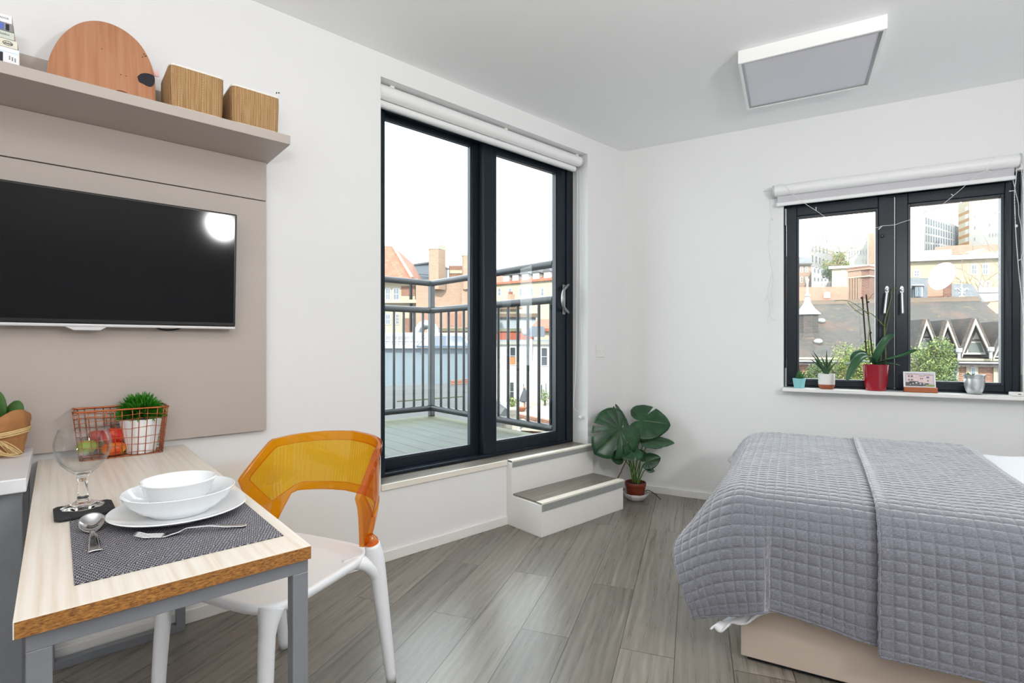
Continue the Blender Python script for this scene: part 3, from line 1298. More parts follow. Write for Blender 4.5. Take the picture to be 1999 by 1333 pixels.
# copper wire basket
COPPER = M('copper_wire', '#b5643c', .25, metal=.85)
bk = thing('wire_basket', (.095, -3.10, TT), 'copper wire basket of fruit and a potted plant at the wall end of the table', 'basket')
RZ = .168


def bkp(side, t, z):
    """point on the basket wall: side index, t along it, z height"""
    f = z / RZ
    x0, x1 = .036 - .002 * f, .142 + .026 * f
    y0, y1 = -3.225 - .018 * f, -2.990 + .014 * f
    rr = .018
    c = [(x1, y0), (x1, y1), (x0, y1), (x0, y0)]
    a, d = Vector((*c[side], 0)), Vector((*c[(side + 1) % 4], 0))
    p = a.lerp(d, t)
    p.z = TT + .0025 + z
    return p


def ring(z, wob=0):
    pts = []
    for s_ in range(4):
        for q in range(8):
            p = bkp(s_, .04 + .92 * q / 7, z)
            p.z += wob * math.sin(q * 1.7 + s_ * 2.1 + z * 40)
            pts.append(p)
    return pts


b = MB()
b.tube(ring(RZ), .0032, 8, closed=True)
tag(b.build('rim', COPPER, bk, smooth=True), 'thick copper rim wire')
b = MB()
for z, wob in ((0, 0), (.012, .001), (.040, .002), (.066, .0025), (.100, .003), (.131, .003), (.147, .003)):
    b.tube(ring(z, wob), .0011, 6, closed=True)
for s_, nn in ((0, 11), (1, 5), (2, 11), (3, 5)):
    for q in range(nn):
        t = (q + .5) / nn
        b.tube([bkp(s_, t + .012 * math.sin(q * 2.3), z) for z in (0, .04, .09, .13, RZ)], .0014, 6)
for q in range(11):
    t = (q + .5) / 11
    b.tube([bkp(0, t, 0), bkp(2, 1 - t, 0)], .0012, 6)
for q in range(4):
    t = (q + .5) / 4
    b.tube([bkp(1, t, 0), bkp(3, 1 - t, 0)], .0012, 6)
b.build('wire_mesh', COPPER, bk, smooth=True)
b = MB()
hp = [bkp(0, .02, RZ).lerp(bkp(2, .98, RZ), i / 24) + Vector((.003 * math.cos(i * 1.9), -.002, .003 * math.sin(i * 1.9))) for i in range(25)]
b.tube(hp, .0022, 6)
b.build('wrapped_handle', COPPER, bk, smooth=True)

gp = thing('potted_grass', (.108, -3.052, TT + .004), 'bushy green artificial grass in a white ribbed pot inside the copper basket', 'potted plant')
c0 = Vector((.0972, -3.052, TT + .0042))
RIB = M('white_ribbed_ceramic', '#eeedee', .28)
b = MB()
seg = 96
prof = [(0, 0), (.043, 0), (.045, .003), (.0645, .120), (.0655, .124), (.0625, .124), (.0605, .112), (0, .110)]
rings = []
for r, z in prof:
    if r == 0:
        rings.append([b.v(c0 + Vector((0, 0, z)))])
    else:
        rings.append([b.v(c0 + Vector((math.cos(2 * math.pi * q / seg), math.sin(2 * math.pi * q / seg), 0)) * (r - (.0016 if (q % 8) in (0, 1) and z < .121 else 0)) + Vector((0, 0, z))) for q in range(seg)])
for A, B in zip(rings, rings[1:]):
    for q in range(seg):
        q2 = (q + 1) % seg
        if len(A) == 1:
            b.face([A[0], B[q2], B[q]])
        elif len(B) == 1:
            b.face([A[q], A[q2], B[0]])
        else:
            b.face([A[q], A[q2], B[q2], B[q]])
b.build('pot', RIB, gp, smooth='auto', angle=25)


def blade(mb, base, dirv, L, w, droop=.3, nseg=5, up=Vector((0, 0, 1)), fold=.3):
    """one leaf blade as a tapered bent strip"""
    d = Vector(dirv).normalized()
    side = d.cross(up)
    side = side.normalized() if side.length > 1e-3 else Vector((1, 0, 0))
    side = (Matrix.Rotation(rnd.uniform(-.9, .9), 3, d) @ side)
    p = Vector(base)
    rows = []
    for i in range(nseg + 1):
        t = i / nseg
        ww = w * (math.sin(math.pi * min(1, .12 + t * .88)) ** .7) * (1 if t < 1 else 0) + .0002
        nrm = side.cross(d)
        rows.append([mb.v(p - side * ww), mb.v(p + nrm * (-ww * fold)), mb.v(p + side * ww)])
        d = (d - up * (droop / nseg)).normalized()
        p = p + d * (L / nseg)
    for a, c in zip(rows, rows[1:]):
        mb.face([a[0], a[1], c[1], c[0]])
        mb.face([a[1], a[2], c[2], c[1]])


GRASS = M('grass_green', '#2f7a1e', .42, var=.55, vs=28)
GRASS2 = M('grass_light_green', '#4f9c2a', .42, var=.4, vs=28)
for nm, mt, cnt, seed in (('foliage', GRASS, 1100, 3), ('new_shoots', GRASS2, 330, 4)):
    rnd.seed(seed)
    b = MB()
    for i in range(cnt):
        a = rnd.uniform(0, 2 * math.pi)
        e = math.acos(rnd.uniform(-.12, 1))
        d = Vector((math.sin(e) * math.cos(a), math.sin(e) * math.sin(a), math.cos(e)))
        rad = rnd.uniform(.018, .055)
        p = c0 + Vector((0, 0, .134)) + Vector((d.x * rad * .95, d.y * rad * .95, d.z * rad))
        if p.x < .045:
            p.x = .05
        d2 = (d + Vector((rnd.uniform(-.45, .45), rnd.uniform(-.45, .45), rnd.uniform(-.1, .6))))
        L = rnd.uniform(.026, .042)
        if p.x + d2.normalized().x * L < .036:
            d2.x = abs(d2.x) * .3
        blade(b, p, d2, L, rnd.uniform(.0022, .0034), rnd.uniform(-.1, .5), 4)
    b.build(nm, mt, gp, normals=False)


def fruit_mat(name, c1, c2, c3):
    t = NT(name)
    v = t.obj((1, 1, 1))
    g = t.noise(v, 26, 3, .6)
    c = t.ramp(g, [(.32, c1), (.52, c2), (.68, c3)])
    t.bsdf(c, .3, spec=.5)
    return t.m


FR = [('mango', 'red mango leaning on the white ribbed pot in the copper basket', PX(220, 850, .100), (.029, .034, .031), fruit_mat('mango_red', '#b01f1f', '#d8372c', '#d96a35'), 'fruit'),
      ('mango', 'orange red mango lying low at the front of the copper basket', PX(221, 876, .116), (.027, .037, .026), fruit_mat('mango_orange', '#c8321f', '#d9682a', '#e6a52c'), 'fruit'),
      ('pear', 'green pear seen through the wine glass in the copper basket', PX(168, 872, .105), (.030, .030, .025), fruit_mat('pear_green', '#6d8f1f', '#8fab2a', '#a9bd45'), 'fruit'),
      ('nectarine', 'small dark pink nectarine behind the green pear in the copper basket', PX(189, 851, .075), (.024, .024, .023), fruit_mat('nectarine_pink', '#8f2a2c', '#b64a45', '#b8604d'), 'fruit'),
      ('mango', 'green tinged mango behind the red mangoes in the copper basket', PX(207, 868, .067), (.026, .030, .026), fruit_mat('mango_green', '#6f7d2a', '#8f7a2c', '#a8542c'), 'fruit')]
for nm, lb, p, rr, mt, ct in FR:
    p = Vector((min(max(p.x, .035 + rr[0]), .150 - rr[0] * .55), p.y, max(p.z, TT + .004 + rr[2])))
    fo = thing(nm, p - Vector((0, 0, rr[2])), lb, ct, 'fruit in the copper basket')
    b = MB()
    b.ball(p, rr[0], rr[1], rr[2], seg=24, rings=16, fn=lambda q: q * (1 - .10 * max(0, q.z - .75) / .25 if q.z > .75 else 1 + .04 * q.y))
    b.build('flesh', mt, fo, smooth=True)
    b = MB()
    b.tube([p + Vector((0, 0, rr[2] * .86)), p + Vector((.003, .001, rr[2] * 1.12))], .0014, 6)
    b.build('stalk', M('fruit_stalk', '#5a4526', .8), fo)

# ================================================================ chair
WPL = M('white_matt_plastic', '#eaecf0', .38, spec=.4)
AMBER = m_amber()
AMBERF = m_amber('deep_amber_polycarbonate', (1.0, .66, .10, 1), (.80, .16, .004, 1), .09)
CO = Vector((.752, -2.765, 0))
cf = Vector((.42, -.907, 0)).normalized()
cs = Vector((-cf.y, cf.x, 0))
MC = Matrix(((cs.x, cf.x, 0, CO.x), (cs.y, cf.y, 0, CO.y), (0, 0, 1, 0), (0, 0, 0, 1)))
chair = thing('dining_chair', CO, 'white plastic chair with a translucent amber backrest pulled up to the table', 'chair')


def sq(a, rx, ry, n=5.0):
    c, s_ = math.cos(a), math.sin(a)
    return (rx * math.copysign(abs(c) ** (2 / n), c), ry * math.copysign(abs(s_) ** (2 / n), s_))


b = MB(MC)
seg = 72
rows = []
for sc_, z in ((0, .4375), (.4, .4385), (.75, .443), (.92, .4505), (.98, .4525), (1.0, .449), (1.004, .440), (.985, .428), (.93, .421), (.6, .424), (0, .424)):
    if sc_ == 0:
        rows.append([b.v((0, .02, z))])
    else:
        r_ = []
        for q in range(seg):
            x, y = sq(2 * math.pi * q / seg, .222 * sc_, .222 * sc_)
            wid = 1.0 + .03 * (y / .222)
            # the edge dips between the legs
            dip = 0
            r_.append(b.v((x * wid, y + .02, z - dip)))
        rows.append(r_)
for A, B in zip(rows, rows[1:]):
    for q in range(seg):
        q2 = (q + 1) % seg
        if len(A) == 1:
            b.face([A[0], B[q2], B[q]])
        elif len(B) == 1:
            b.face([A[q], A[q2], B[0]])
        else:
            b.face([A[q], A[q2], B[q2], B[q]])
b.build('seat', WPL, chair, smooth=True)
for sx in (-1, 1):
    b = MB(MC)
    b.tube(spline([(sx * .212 - .010, .236, 0), (sx * .207 - .009, .230, .2), (sx * .202 - .007, .223, .345), (sx * .200 - .006, .219, .385), (sx * .196 - .005, .212, .412), (sx * .188 - .003, .200, .436)], 6),
           [.0165 + .004 * min(1, i / 12) + (.014 * max(0, (i - 15) / 15) ** 1.8) for i in range(31)], 16)
    b.build('leg', WPL, chair, smooth=True)
    b = MB(MC)
    pts = spline([(sx * .240, -.232, .003), (sx * .234, -.200, .22), (sx * .229, -.172, .40), (sx * .225, -.152, .485)], 8)
    b.tube(pts, [.0165 + .0105 * min(1, i / 17) - (.003 * max(0, (i - 20) / 4)) for i in range(len(pts))], 16)
    # web joining the leg to the seat rail
    b.tube(spline([(sx * .232, -.180, .350), (sx * .222, -.160, .405), (sx * .200, -.125, .430), (sx * .17, -.08, .432)], 6), [.014, .018, .021, .023, .025, .026, .027, .027, .026, .025, .024, .023, .022, .021, .020, .019, .018, .017, .016][:19], 12)
    b.build('leg', WPL, chair, smooth=True)
    b = MB(MC)
    b.tube([(sx * .240, -.232, 0), (sx * .240, -.232, .004)], .015, 14)
    b.build('foot_glide', DARKPL, chair)

PLAN = [(.250, -.050), (.245, -.09), (.236, -.135), (.223, -.175), (.202, -.212), (.172, -.243), (.132, -.266), (.075, -.283), (0, -.290)]
half = spline([Vector((s_, f_, 0)) for s_, f_ in PLAN], 10)
plan = half + [Vector((-p.x, p.y, 0)) for p in reversed(half[:-1])]
cum = [0]
for a, c in zip(plan, plan[1:]):
    cum.append(cum[-1] + (c - a).length)
WT = cum[-1] / 2


def planpt(w_):
    d = max(0, min(cum[-1] - 1e-6, WT - w_))      # w_ > 0 on the +s side
    for i in range(len(cum) - 1):
        if cum[i + 1] >= d:
            q = (d - cum[i]) / (cum[i + 1] - cum[i])
            p = plan[i].lerp(plan[i + 1], q)
            t = (plan[i + 1] - plan[i]).normalized()
            return p, Vector((t.y, -t.x, 0))
    return plan[-1], Vector((0, -1, 0))


def bp(w_, z, off=0.0):
    """backrest point, arc position w_, height z, offset outwards"""
    p, n_ = planpt(w_)
    lean = (z - .60)
    inw = max(0, .62 - z) * .18
    p = p + Vector((-math.copysign(min(1, abs(p.x) / .2), p.x) * inw, 0, 0))
    return MC @ Vector((p.x + n_.x * off, p.y + n_.y * off - lean * .16 * (1 - abs(p.x) / .30), z))


def arc_of(s_, f_):
    best = min(range(len(half)), key=lambda i: (half[i] - Vector((s_, f_, 0))).length)
    return WT - cum[best]


wt, ws, wp2, wp1, wc = arc_of(.250, -.050), arc_of(.230, -.155), arc_of(.240, -.118), arc_of(.226, -.168), arc_of(.196, -.220)
hp = [(0, .594), (wc * .9, .588), (wc, .580), (wp1, .492), (wp2, .486), (wt - .004, .648), (wt, .657), (wt - .006, .668), (ws + .006, .770), (ws - .008, .7795), (ws * .75, .789), (ws * .4, .798), (0, .802)]
outer = hp + [(-w_, z) for w_, z in reversed(hp[1:-1])]


def area(pg):
    return sum(pg[i][0] * pg[(i + 1) % len(pg)][1] - pg[(i + 1) % len(pg)][0] * pg[i][1] for i in range(len(pg))) / 2


def resample(pg, m):
    out = []
    for i in range(len(pg)):
        a, c = pg[i], pg[(i + 1) % len(pg)]
        for q in range(m):
            out.append((a[0] + (c[0] - a[0]) * q / m, a[1] + (c[1] - a[1]) * q / m))
    return out


innr = [(0, .620), (wc * .82, .615), (wc - .014, .607), (wp1 - .003, .566), (wp1 + .010, .566), (wt - .040, .650), (wt - .036, .657), (wt - .041, .666), (ws - .012, .744), (ws - .024, .752), (ws * .70, .759), (ws * .38, .766), (0, .770)]
inner = innr + [(-w_, z) for w_, z in reversed(innr[1:-1])]
OL, IL = resample(outer, 7), resample(inner, 7)
N_ = len(OL)
b = MB()
vo = [[b.v(bp(w_, z, o_)) for w_, z in OL] for o_ in (.008, -.008)]
vi = [[b.v(bp(w_, z, o_)) for w_, z in IL] for o_ in (.0065, -.0065)]
for i in range(N_):
    j = (i + 1) % N_
    b.face([vo[0][i], vo[0][j], vi[0][j], vi[0][i]])
    b.face([vo[1][i], vi[1][i], vi[1][j], vo[1][j]])
    b.face([vo[0][i], vo[1][i], vo[1][j], vo[0][j]])
    b.face([vi[0][i], vi[0][j], vi[1][j], vi[1][i]])
tag(b.build('backrest_frame', AMBERF, chair, smooth='auto', bevel=.002, angle=50), 'clear amber backrest border')


def env(pg, w_):
    zs = []
    for i in range(len(pg)):
        (a, za), (c, zc) = pg[i], pg[(i + 1) % len(pg)]
        if (a - w_) * (c - w_) <= 0 and abs(a - c) > 1e-9:
            zs.append(za + (zc - za) * (w_ - a) / (c - a))
    return (min(zs), max(zs)) if zs else (.657, .657)


b = MB()
wi = max(p[0] for p in inner) - .0005
nw = 120
cols = []
for i in range(nw + 1):
    w_ = -wi + 2 * wi * i / nw
    z0, z1 = env(inner, w_)
    cols.append([(w_, z0 + (z1 - z0) * q / 10) for q in range(11)])
va = [[b.v(bp(w_, z, .003 + (.0008 if i % 2 else 0))) for w_, z in c] for i, c in enumerate(cols)]
vb = [[b.v(bp(w_, z, -.002)) for w_, z in c] for c in cols]
for i in range(nw):
    for q in range(10):
        b.face([va[i][q], va[i + 1][q], va[i + 1][q + 1], va[i][q + 1]])
        b.face([vb[i][q], vb[i][q + 1], vb[i + 1][q + 1], vb[i + 1][q]])
tag(b.build('backrest_panel', AMBER, chair, normals=False), 'finely ribbed amber inner panel')
for sx in (-1, 1):
    b = MB(MC)
    b.tube([(sx * .2245, -.151, .4865), (sx * .224, -.148, .500), (sx * .223, -.145, .515)], [.0225, .020, .010], 16)
    tag(b.build('arm_socket', AMBERF, chair, smooth='auto'), 'amber socket on the leg top')

# ================================================================ desk counter at the left edge
dk = thing('desk', (.28, -4.0, 0), 'white topped desk on grey steel legs left of the table', 'desk')
b = MB()
b.box(.031, .560, -4.7, -3.3425, .732, .769)
b.build('worktop', M('white_worktop', '#e6e6ea', .3, var=.02), dk, bevel=.003)
for xa in (.500, .060):
    b = MB()
    b.box(xa, xa + .035, -3.395, -3.350, 0, .7315)
    b.build('leg', STEEL, dk, bevel=.003)
b = MB()
b.box(.0953, .4997, -3.390, -3.355, .694, .7312)
b.build('side_rail', STEEL, dk, bevel=.003)

# prickly pear in brown paper
ca = Vector((.125, -3.415, .7695))
cp_ = thing('potted_cactus', ca, 'prickly pear cactus in a pot wrapped in brown paper on the white desk', 'potted plant')
PAPER = M('kraft_paper', '#a87447', .75, var=.16, vs=22, bump=.5, bs=35)
b = MB()


def paper(a, c):
    th_ = 2 * math.pi * a
    tall = .104 + .034 * math.cos(th_ - R(55)) + .008 * math.sin(th_ * 3)
    z = c * tall
    r = .052 + .013 * min(1, c / .62) + (.006 * max(0, c - .62) / .38)
    r += .0025 * math.sin(th_ * 9 + c * 7) * c + .003 * noise.noise(Vector((math.cos(th_) * 3, math.sin(th_) * 3, c * 7)))
    if c > .86:
        r -= .004 * (c - .86) / .14
    return ca + Vector((math.cos(th_) * r, math.sin(th_) * r, z))


b.grid(paper, 72, 22)
bmesh.ops.remove_doubles(b.bm, verts=b.bm.verts[:], dist=1e-5)
b.build('paper_wrap', PAPER, cp_, smooth=True, solid=.0012)
b = MB()
b.lathe([(0, .001), (.050, .001), (.058, .078), (0, .080)], 28, ca)
tag(b.build('soil', M('dark_potting_soil', '#2b2119', .95, bump=.6, bs=60), cp_), 'dark potting soil')
CACT = M('cactus_green', '#43682f', .6, var=.3, vs=35)
for dx, dy, z, h_, w_, t_a, t_b in ((.012, -.012, .150, .058, .036, 0, .1), (.020, .028, .122, .050, .030, .28, .05), (.035, -.016, .118, .050, .028, -.2, .3), (-.02, -.03, .13, .05, .03, -.5, -.1), (.0, .0, .10, .045, .03, 0, 0)):
    b = MB()
    rot = Matrix.Rotation(t_b, 3, 'Y') @ Matrix.Rotation(-t_a, 3, 'X')
    ctr = ca + Vector((dx, dy, z))
    fr = Matrix((tuple(FWD), tuple(RGT), (0, 0, 1))).transposed()
    b.ball(ctr, .011, w_, h_, rot=rot @ fr, seg=20, rings=14)
    # areoles
    for q in range(70):
        a, e = rnd.uniform(0, 2 * math.pi), math.acos(rnd.uniform(-1, 1))
        p = Vector((math.sin(e) * math.cos(a) * .0112, math.sin(e) * math.sin(a) * w_, math.cos(e) * h_))
        b.ball(ctr + rot @ fr @ p, .0011, seg=5, rings=3)
    b.build('pad', CACT, cp_, smooth=True)
RAF = M('raffia', '#dcc08a', .8, var=.2, vs=60)
b = MB()
for q in range(9):
    zz = .060 + .0022 * q + rnd.uniform(-.002, .002)
    pts = []
    for i in range(40):
        a = 2 * math.pi * i / 40
        r_ = .052 + .013 * min(1, (zz / .104) / .62) + .004 + rnd.uniform(0, .0006)
        pts.append(ca + Vector((math.cos(a) * r_, math.sin(a) * r_, zz + .010 * math.cos(a - R(95)))))
    b.tube(pts, .0011, 5, closed=True)
b.build('raffia_tie', RAF, cp_, smooth=True)
b = MB()
k0 = ca + Vector((.064, -.010, .052))
for q in range(16):
    e = Vector((.088 + rnd.uniform(-.02, .014), .030 + rnd.uniform(-.012, .025), .005 + rnd.uniform(0, .012)))
    m1 = k0.lerp(ca + e, .5) + Vector((.02, .0, .010 + rnd.uniform(-.004, .01)))
    b.tube(spline([k0, m1, ca + e, (ca + e).lerp(k0, .4) + Vector((.012, -.012, -.012)), k0 + Vector((0, 0, -.008))], 5), .0010, 5)
b.build('raffia_bow', RAF, cp_, smooth=True)

# ================================================================ things on the wall shelf
SZ = 1.9423
BX = .272


def book(name, z0, z1, y1, col, label, cat, xb=.10, cover=None):
    t = thing(name, (.2, y1 - .1, z0), label, cat)
    b = MB()
    b.box(xb, BX, y1 - .19, y1, z0 + .0003, z1)
    b.build('cover', M(name + '_' + label[:12].replace(' ', '_'), col, .5), t, bevel=.0015)
    b = MB()
    b.box(xb + .004, BX - .008, y1 - .003, y1 + .0006, z0 + .003, z1 - .003)
    b.build('page_block', M('paper_pages', '#d9c7ae', .8), t)
    return t


INK = M('black_ink', '#22232b', .6)
BLUE = M('blue_ink', '#2f49a8', .5)
TD, TU = Vector((0, 1, 0)), Vector((0, 0, 1))
b1 = book('book', SZ, 2.001, -3.367, '#eeeef2', 'thick white boxed book at the bottom of the stack on the shelf', 'book')
b = MB()
b.box(BX, BX + .0004, -3.52, -3.402, 1.945, 1.984)
b.build('spine_print', INK, b1)
b = MB()
b.box(BX, BX + .0004, -3.54, -3.3685, 1.9865, 1.9885)
b.build('spine_line', M('pale_blue_ink', '#bfe3ee', .5), b1)
b = MB()
for yy in (-3.388, -3.382, -3.376):
    for zz in (1.966, 1.970, 1.974):
        b.box(BX, BX + .0004, yy - .0014, yy + .0014, zz - .0014 + (yy + 3.382) * -.3, zz + .0010 + (yy + 3.382) * -.3)
b.build('spine_marks', INK, b1)
b2 = book('book', 2.0015, 2.0255, -3.371, '#e7e1d2', 'cream book with a black oval emblem, second from the bottom of the stack', 'book')
b = MB()
ec = Vector((BX + .0004, -3.392, 2.0135))
b.tube([ec + TD * (.0105 * math.cos(2 * math.pi * i / 28)) + TU * (.0062 * math.sin(2 * math.pi * i / 28)) for i in range(28)], .0007, 6, closed=True)
for i in range(7):
    b.tube([ec + TD * (-.0078 + .0026 * i) + TU * -.0032, ec + TD * (-.0068 + .0026 * i) + TU * (.0034 if i % 2 else .001), ec + TD * (-.0058 + .0026 * i) + TU * -.002], .0006, 5)
b.build('oval_emblem', INK, b2)
b3 = book('book', 2.026, 2.0485, -3.378, '#cdd3c9', 'pale sage book, middle of the stack on the shelf', 'book')
b = MB()
for i in range(9):
    y = -3.420 + .0036 * i
    b.tube([Vector((BX + .0004, y, 2.0365)), Vector((BX + .0004, y + .001, 2.0405 if i % 3 else 2.0425)), Vector((BX + .0004, y + .0024, 2.0365))], .0005, 5)
b.build('spine_lettering', INK, b3)
b4 = book('book', 2.049, 2.0725, -3.380, '#8c8c8f', 'grey book with blue patterned spine, second from the top of the stack', 'book')
for y0, y1, m_ in ((-3.48, -3.414, BLUE), (-3.4095, -3.400, M('blue_pattern', '#5a6fc0', .5, var=.5, vs=400)), (-3.3965, -3.3885, INK)):
    b = MB()
    b.box(BX, BX + .0004, y0, y1, 2.0515, 2.070)
    b.build('spine_print', m_, b4)
b = MB()
b.box(BX, BX + .0005, -3.4135, -3.4105, 2.0515, 2.070)
b.build('spine_stripe', CHINA, b4)
b5 = book('book', 2.073, 2.0975, -3.383, '#f1f0f3', 'white book topmost of the stack on the shelf', 'book')
text_mb('CADOR', .0072, (BX + .0002, -3.4150, 2.0835), TD, TU, .0003).build('spine_lettering', INK, b5, normals=False)

b = MB()
b.box(.20, .278, -3.362, -3.285, SZ + .0003, SZ + .0145)
gc = b.build('glasses_case', M('navy_gloss', '#1a2150', .25), bevel=.006, bseg=4)
tag(gc, 'flat navy blue case lying on the shelf between books and palette', 'case')

# painter's palette leaning on the wall
PALW = m_wood('palette_plywood', ('#a9704e', '#bb8360', '#c79472'), (1.4, 30), R(90), .5, .10, 1.2)
pal = thing('paint_palette', (.16, -3.16, SZ), 'large oval wooden paint palette leaning on the wall above the television', 'palette')
po = Vector((.208, -3.162, SZ + .0004))
pu = Vector((-.118, 0, .278)).normalized()
pn_ = Vector((pu.z, 0, -pu.x))
Hh = .296


def palp(a, c):
    return po + TD * a + pu * c


b = MB()
def onpal(px, py):
    """where the ray through a pixel meets the leaning palette: (along, up)"""
    r_ = ray(px, py)
    q_ = CAM + r_ * ((po - CAM).dot(pn_) / r_.dot(pn_))
    return ((q_ - po).dot(TD), (q_ - po).dot(pu))


tr_ = [onpal(*q_) for q_ in ((303, 178), (301, 150), (291, 118), (276, 92), (258, 73), (237, 58), (212, 47), (187, 42.5), (162, 45), (140, 55), (120, 72), (105, 94), (95, 118), (92, 140))]
lw_ = [(tr_[-1][0] + .004, .045), (tr_[-1][0] + .022, .016), (tr_[-1][0] + .060, .001), (0, 0), (tr_[0][0] - .060, .001), (tr_[0][0] - .022, .014), (tr_[0][0] - .003, .040)]
oc = spline([Vector((x, y, 0)) for x, y in tr_ + lw_ + [tr_[0]]], 4)[:-1]
vo_ = [b.v(palp(q_.x, q_.y)) for q_ in oc]
hc = onpal(238, 183)
hole = [b.v(palp(hc[0] + .018 * math.cos(2 * math.pi * i / 24), max(.012, hc[1]) + .010 * math.sin(2 * math.pi * i / 24))) for i in range(24)]
lo_z = min(v.co.z for v in vo_)
for v in b.bm.verts:
    v.co.z += SZ + .001 - lo_z
ed = []
for lp_ in (vo_, hole):
    for i in range(len(lp_)):
        ed.append(b.bm.edges.new((lp_[i], lp_[(i + 1) % len(lp_)])))
bmesh.ops.triangle_fill(b.bm, use_beauty=True, use_dissolve=False, edges=ed)
b.build('board', PALW, pal, solid=.006, solid_off=0)
b = MB()
pc_ = [onpal(*q_) for q_ in ((268, 151), (274, 146), (283, 144.5), (293, 146), (300, 150), (302, 158), (299, 168), (293, 171), (286, 169), (279, 165), (271, 161))]
pts = [palp(q_.x, q_.y) + pn_ * .0036 for q_ in spline([Vector((x, y, 0)) for x, y in pc_ + [pc_[0]]], 4)[:-1]]
b.slab(pts, pn_ * .0008)
tag(b.build('paint_patch', M('dried_black_paint', '#23252f', .5), pal), 'patch of dried black paint')
for x, y, r_ in [(*onpal(*q_), r_) for q_, r_ in (((281, 107), .003), ((284, 111), .004), (((278, 113)), .0025), ((199, 97), .002), ((236, 147), .0028), ((246, 150), .002))]:
    b = MB()
    b.ball(palp(x, y) + pn_ * .0036, r_, r_, .0012, seg=8, rings=4)
    tag(b.build('paint_spot', M('paint_specks', '#3a3436', .6), pal), 'dark paint speck')
b = MB()
p0 = PX(301, 138, .13)
b.slab([p0, p0 + TD * .012 + TU * .004, p0 + TD * .016 - TU * .018, p0 - TD * .004 - TU * .022], (.004, 0, 0))
fo = b.build('folded_paper', M('pink_paper', '#e9c3c6', .7))
fo.location.z = fo.location.z
tag(fo, 'corner of folded pink paper between palette and first basket', 'paper')

GRASSW = m_seagrass()
LINER = M('white_cotton_liner', '#efece6', .85)


def basket(y0, y1, ztop, label, sk):
    t = thing('woven_basket', (.19, (y0 + y1) / 2, SZ), label, 'basket', 'woven baskets on the wall shelf')
    x0, x1 = .060, .286
    cx_, cy_ = (x0 + x1) / 2, (y0 + y1) / 2
    hx, hy = (x1 - x0) / 2, (y1 - y0) / 2
    seg = 80
    zt_ = ztop - SZ

    def rg(mb, g, z):
        out = []
        for q in range(seg):
            x, y = sq(2 * math.pi * q / seg + .0001, hx * g, hy * g, 11)
            out.append(mb.v((cx_ + x, cy_ + y, SZ + z)))
        return out
    b = MB()
    R_ = [rg(b, g, z) for g, z in ((.955, .010), (.97, .03), (.985, .08), (1.0, zt_ * .8), (.992, zt_), (.955, zt_), (.945, zt_ * .6), (.93, .012))]
    for A, B in zip(R_, R_[1:]):
        for q in range(seg):
            b.face([A[q], A[(q + 1) % seg], B[(q + 1) % seg], B[q]])
    b.face(R_[-1])
    b.face(list(reversed(R_[0])))
    b.build('weave', GRASSW, t, smooth='auto')
    b = MB()
    R_ = [rg(b, g, z) for g, z in ((1.0, zt_ - .002), (1.0, zt_ + .004), (.94, zt_ + .005), (.93, .02))]
    for A, B in zip(R_, R_[1:]):
        for q in range(seg):
            b.face([A[q], A[(q + 1) % seg], B[(q + 1) % seg], B[q]])
    tag(b.build('liner', LINER, t, smooth='auto'), 'white cloth liner at the rim')
    b = MB()
    R_ = [rg(b, g, z) for g, z in ((.97, .0004), (.975, .011), (.93, .0112))]
    for A, B in zip(R_, R_[1:]):
        for q in range(seg):
            b.face([A[q], A[(q + 1) % seg], B[(q + 1) % seg], B[q]])
    b.face(list(reversed(R_[0])))
    b.build('base', LINER, t)
    return t


basket(-2.990, -2.818, 2.096, 'woven seagrass basket right beside the wooden palette', 0)
b2_ = basket(-2.795, -2.622, 2.088, 'woven seagrass basket nearest the free end of the shelf', 1)
for px in (540, 544.5):
    p = PX(px, 181.5, .262)
    b = MB()
    b.tube([p - TU * .016, p - TU * .0026], .0012, 8)
    s1_ = b.build('prong', LINER, b2_)
    b = MB()
    b.tube([p - TU * .0026, p + TU * .0026], .0024, 6)
    tag(b.build('prong_tip', DARKPL, s1_), 'small black tip above the rim')
# ================================================================ bed
def cr(p0, p1, p2, p3, t):
    return .5 * ((2 * p1) + (p2 - p0) * t + (2 * p0 - 5 * p1 + 4 * p2 - p3) * t * t + (3 * p1 - p0 - 3 * p2 + p3) * t ** 3)


def crline(pts, x):
    n = len(pts) - 1
    x = max(0, min(n - 1e-6, x * n))
    i = int(x)
    t = x - i
    g = lambda k_: pts[k_] if 0 <= k_ <= n else (pts[0] * 2 - pts[1] if k_ < 0 else pts[n] * 2 - pts[n - 1])
    return cr(g(i - 1), g(i), g(i + 1), g(i + 2), t)


class Patch:
    """bicubic surface through a grid of control points, re-parametrised by arc length"""

    def __init__(s, rows):
        s.rows = [[Vector(p) for p in r] for r in rows]
        s.amap = s._arc(lambda x: crline([crline(r, .5) for r in s.rows], x))
        s.bmap = s._arc(lambda x: crline([crline([r[i] for r in s.rows], .55) for i in range(len(s.rows[0]))], x))

    def _arc(s, f, n=120):
        c = [0]
        p = f(0)
        for i in range(1, n + 1):
            q = f(i / n)
            c.append(c[-1] + (q - p).length)
            p = q
        return c

    def _inv(s, c, a):
        L = a * c[-1]
        for i in range(len(c) - 1):
            if c[i + 1] >= L:
                return (i + (L - c[i]) / max(1e-9, c[i + 1] - c[i])) / (len(c) - 1)
        return 1

    def raw(s, a, b_):
        return crline([crline(r, b_) for r in s.rows], a)

    def at(s, a, b_):
        return s.raw(s._inv(s.amap, a), s._inv(s.bmap, b_))


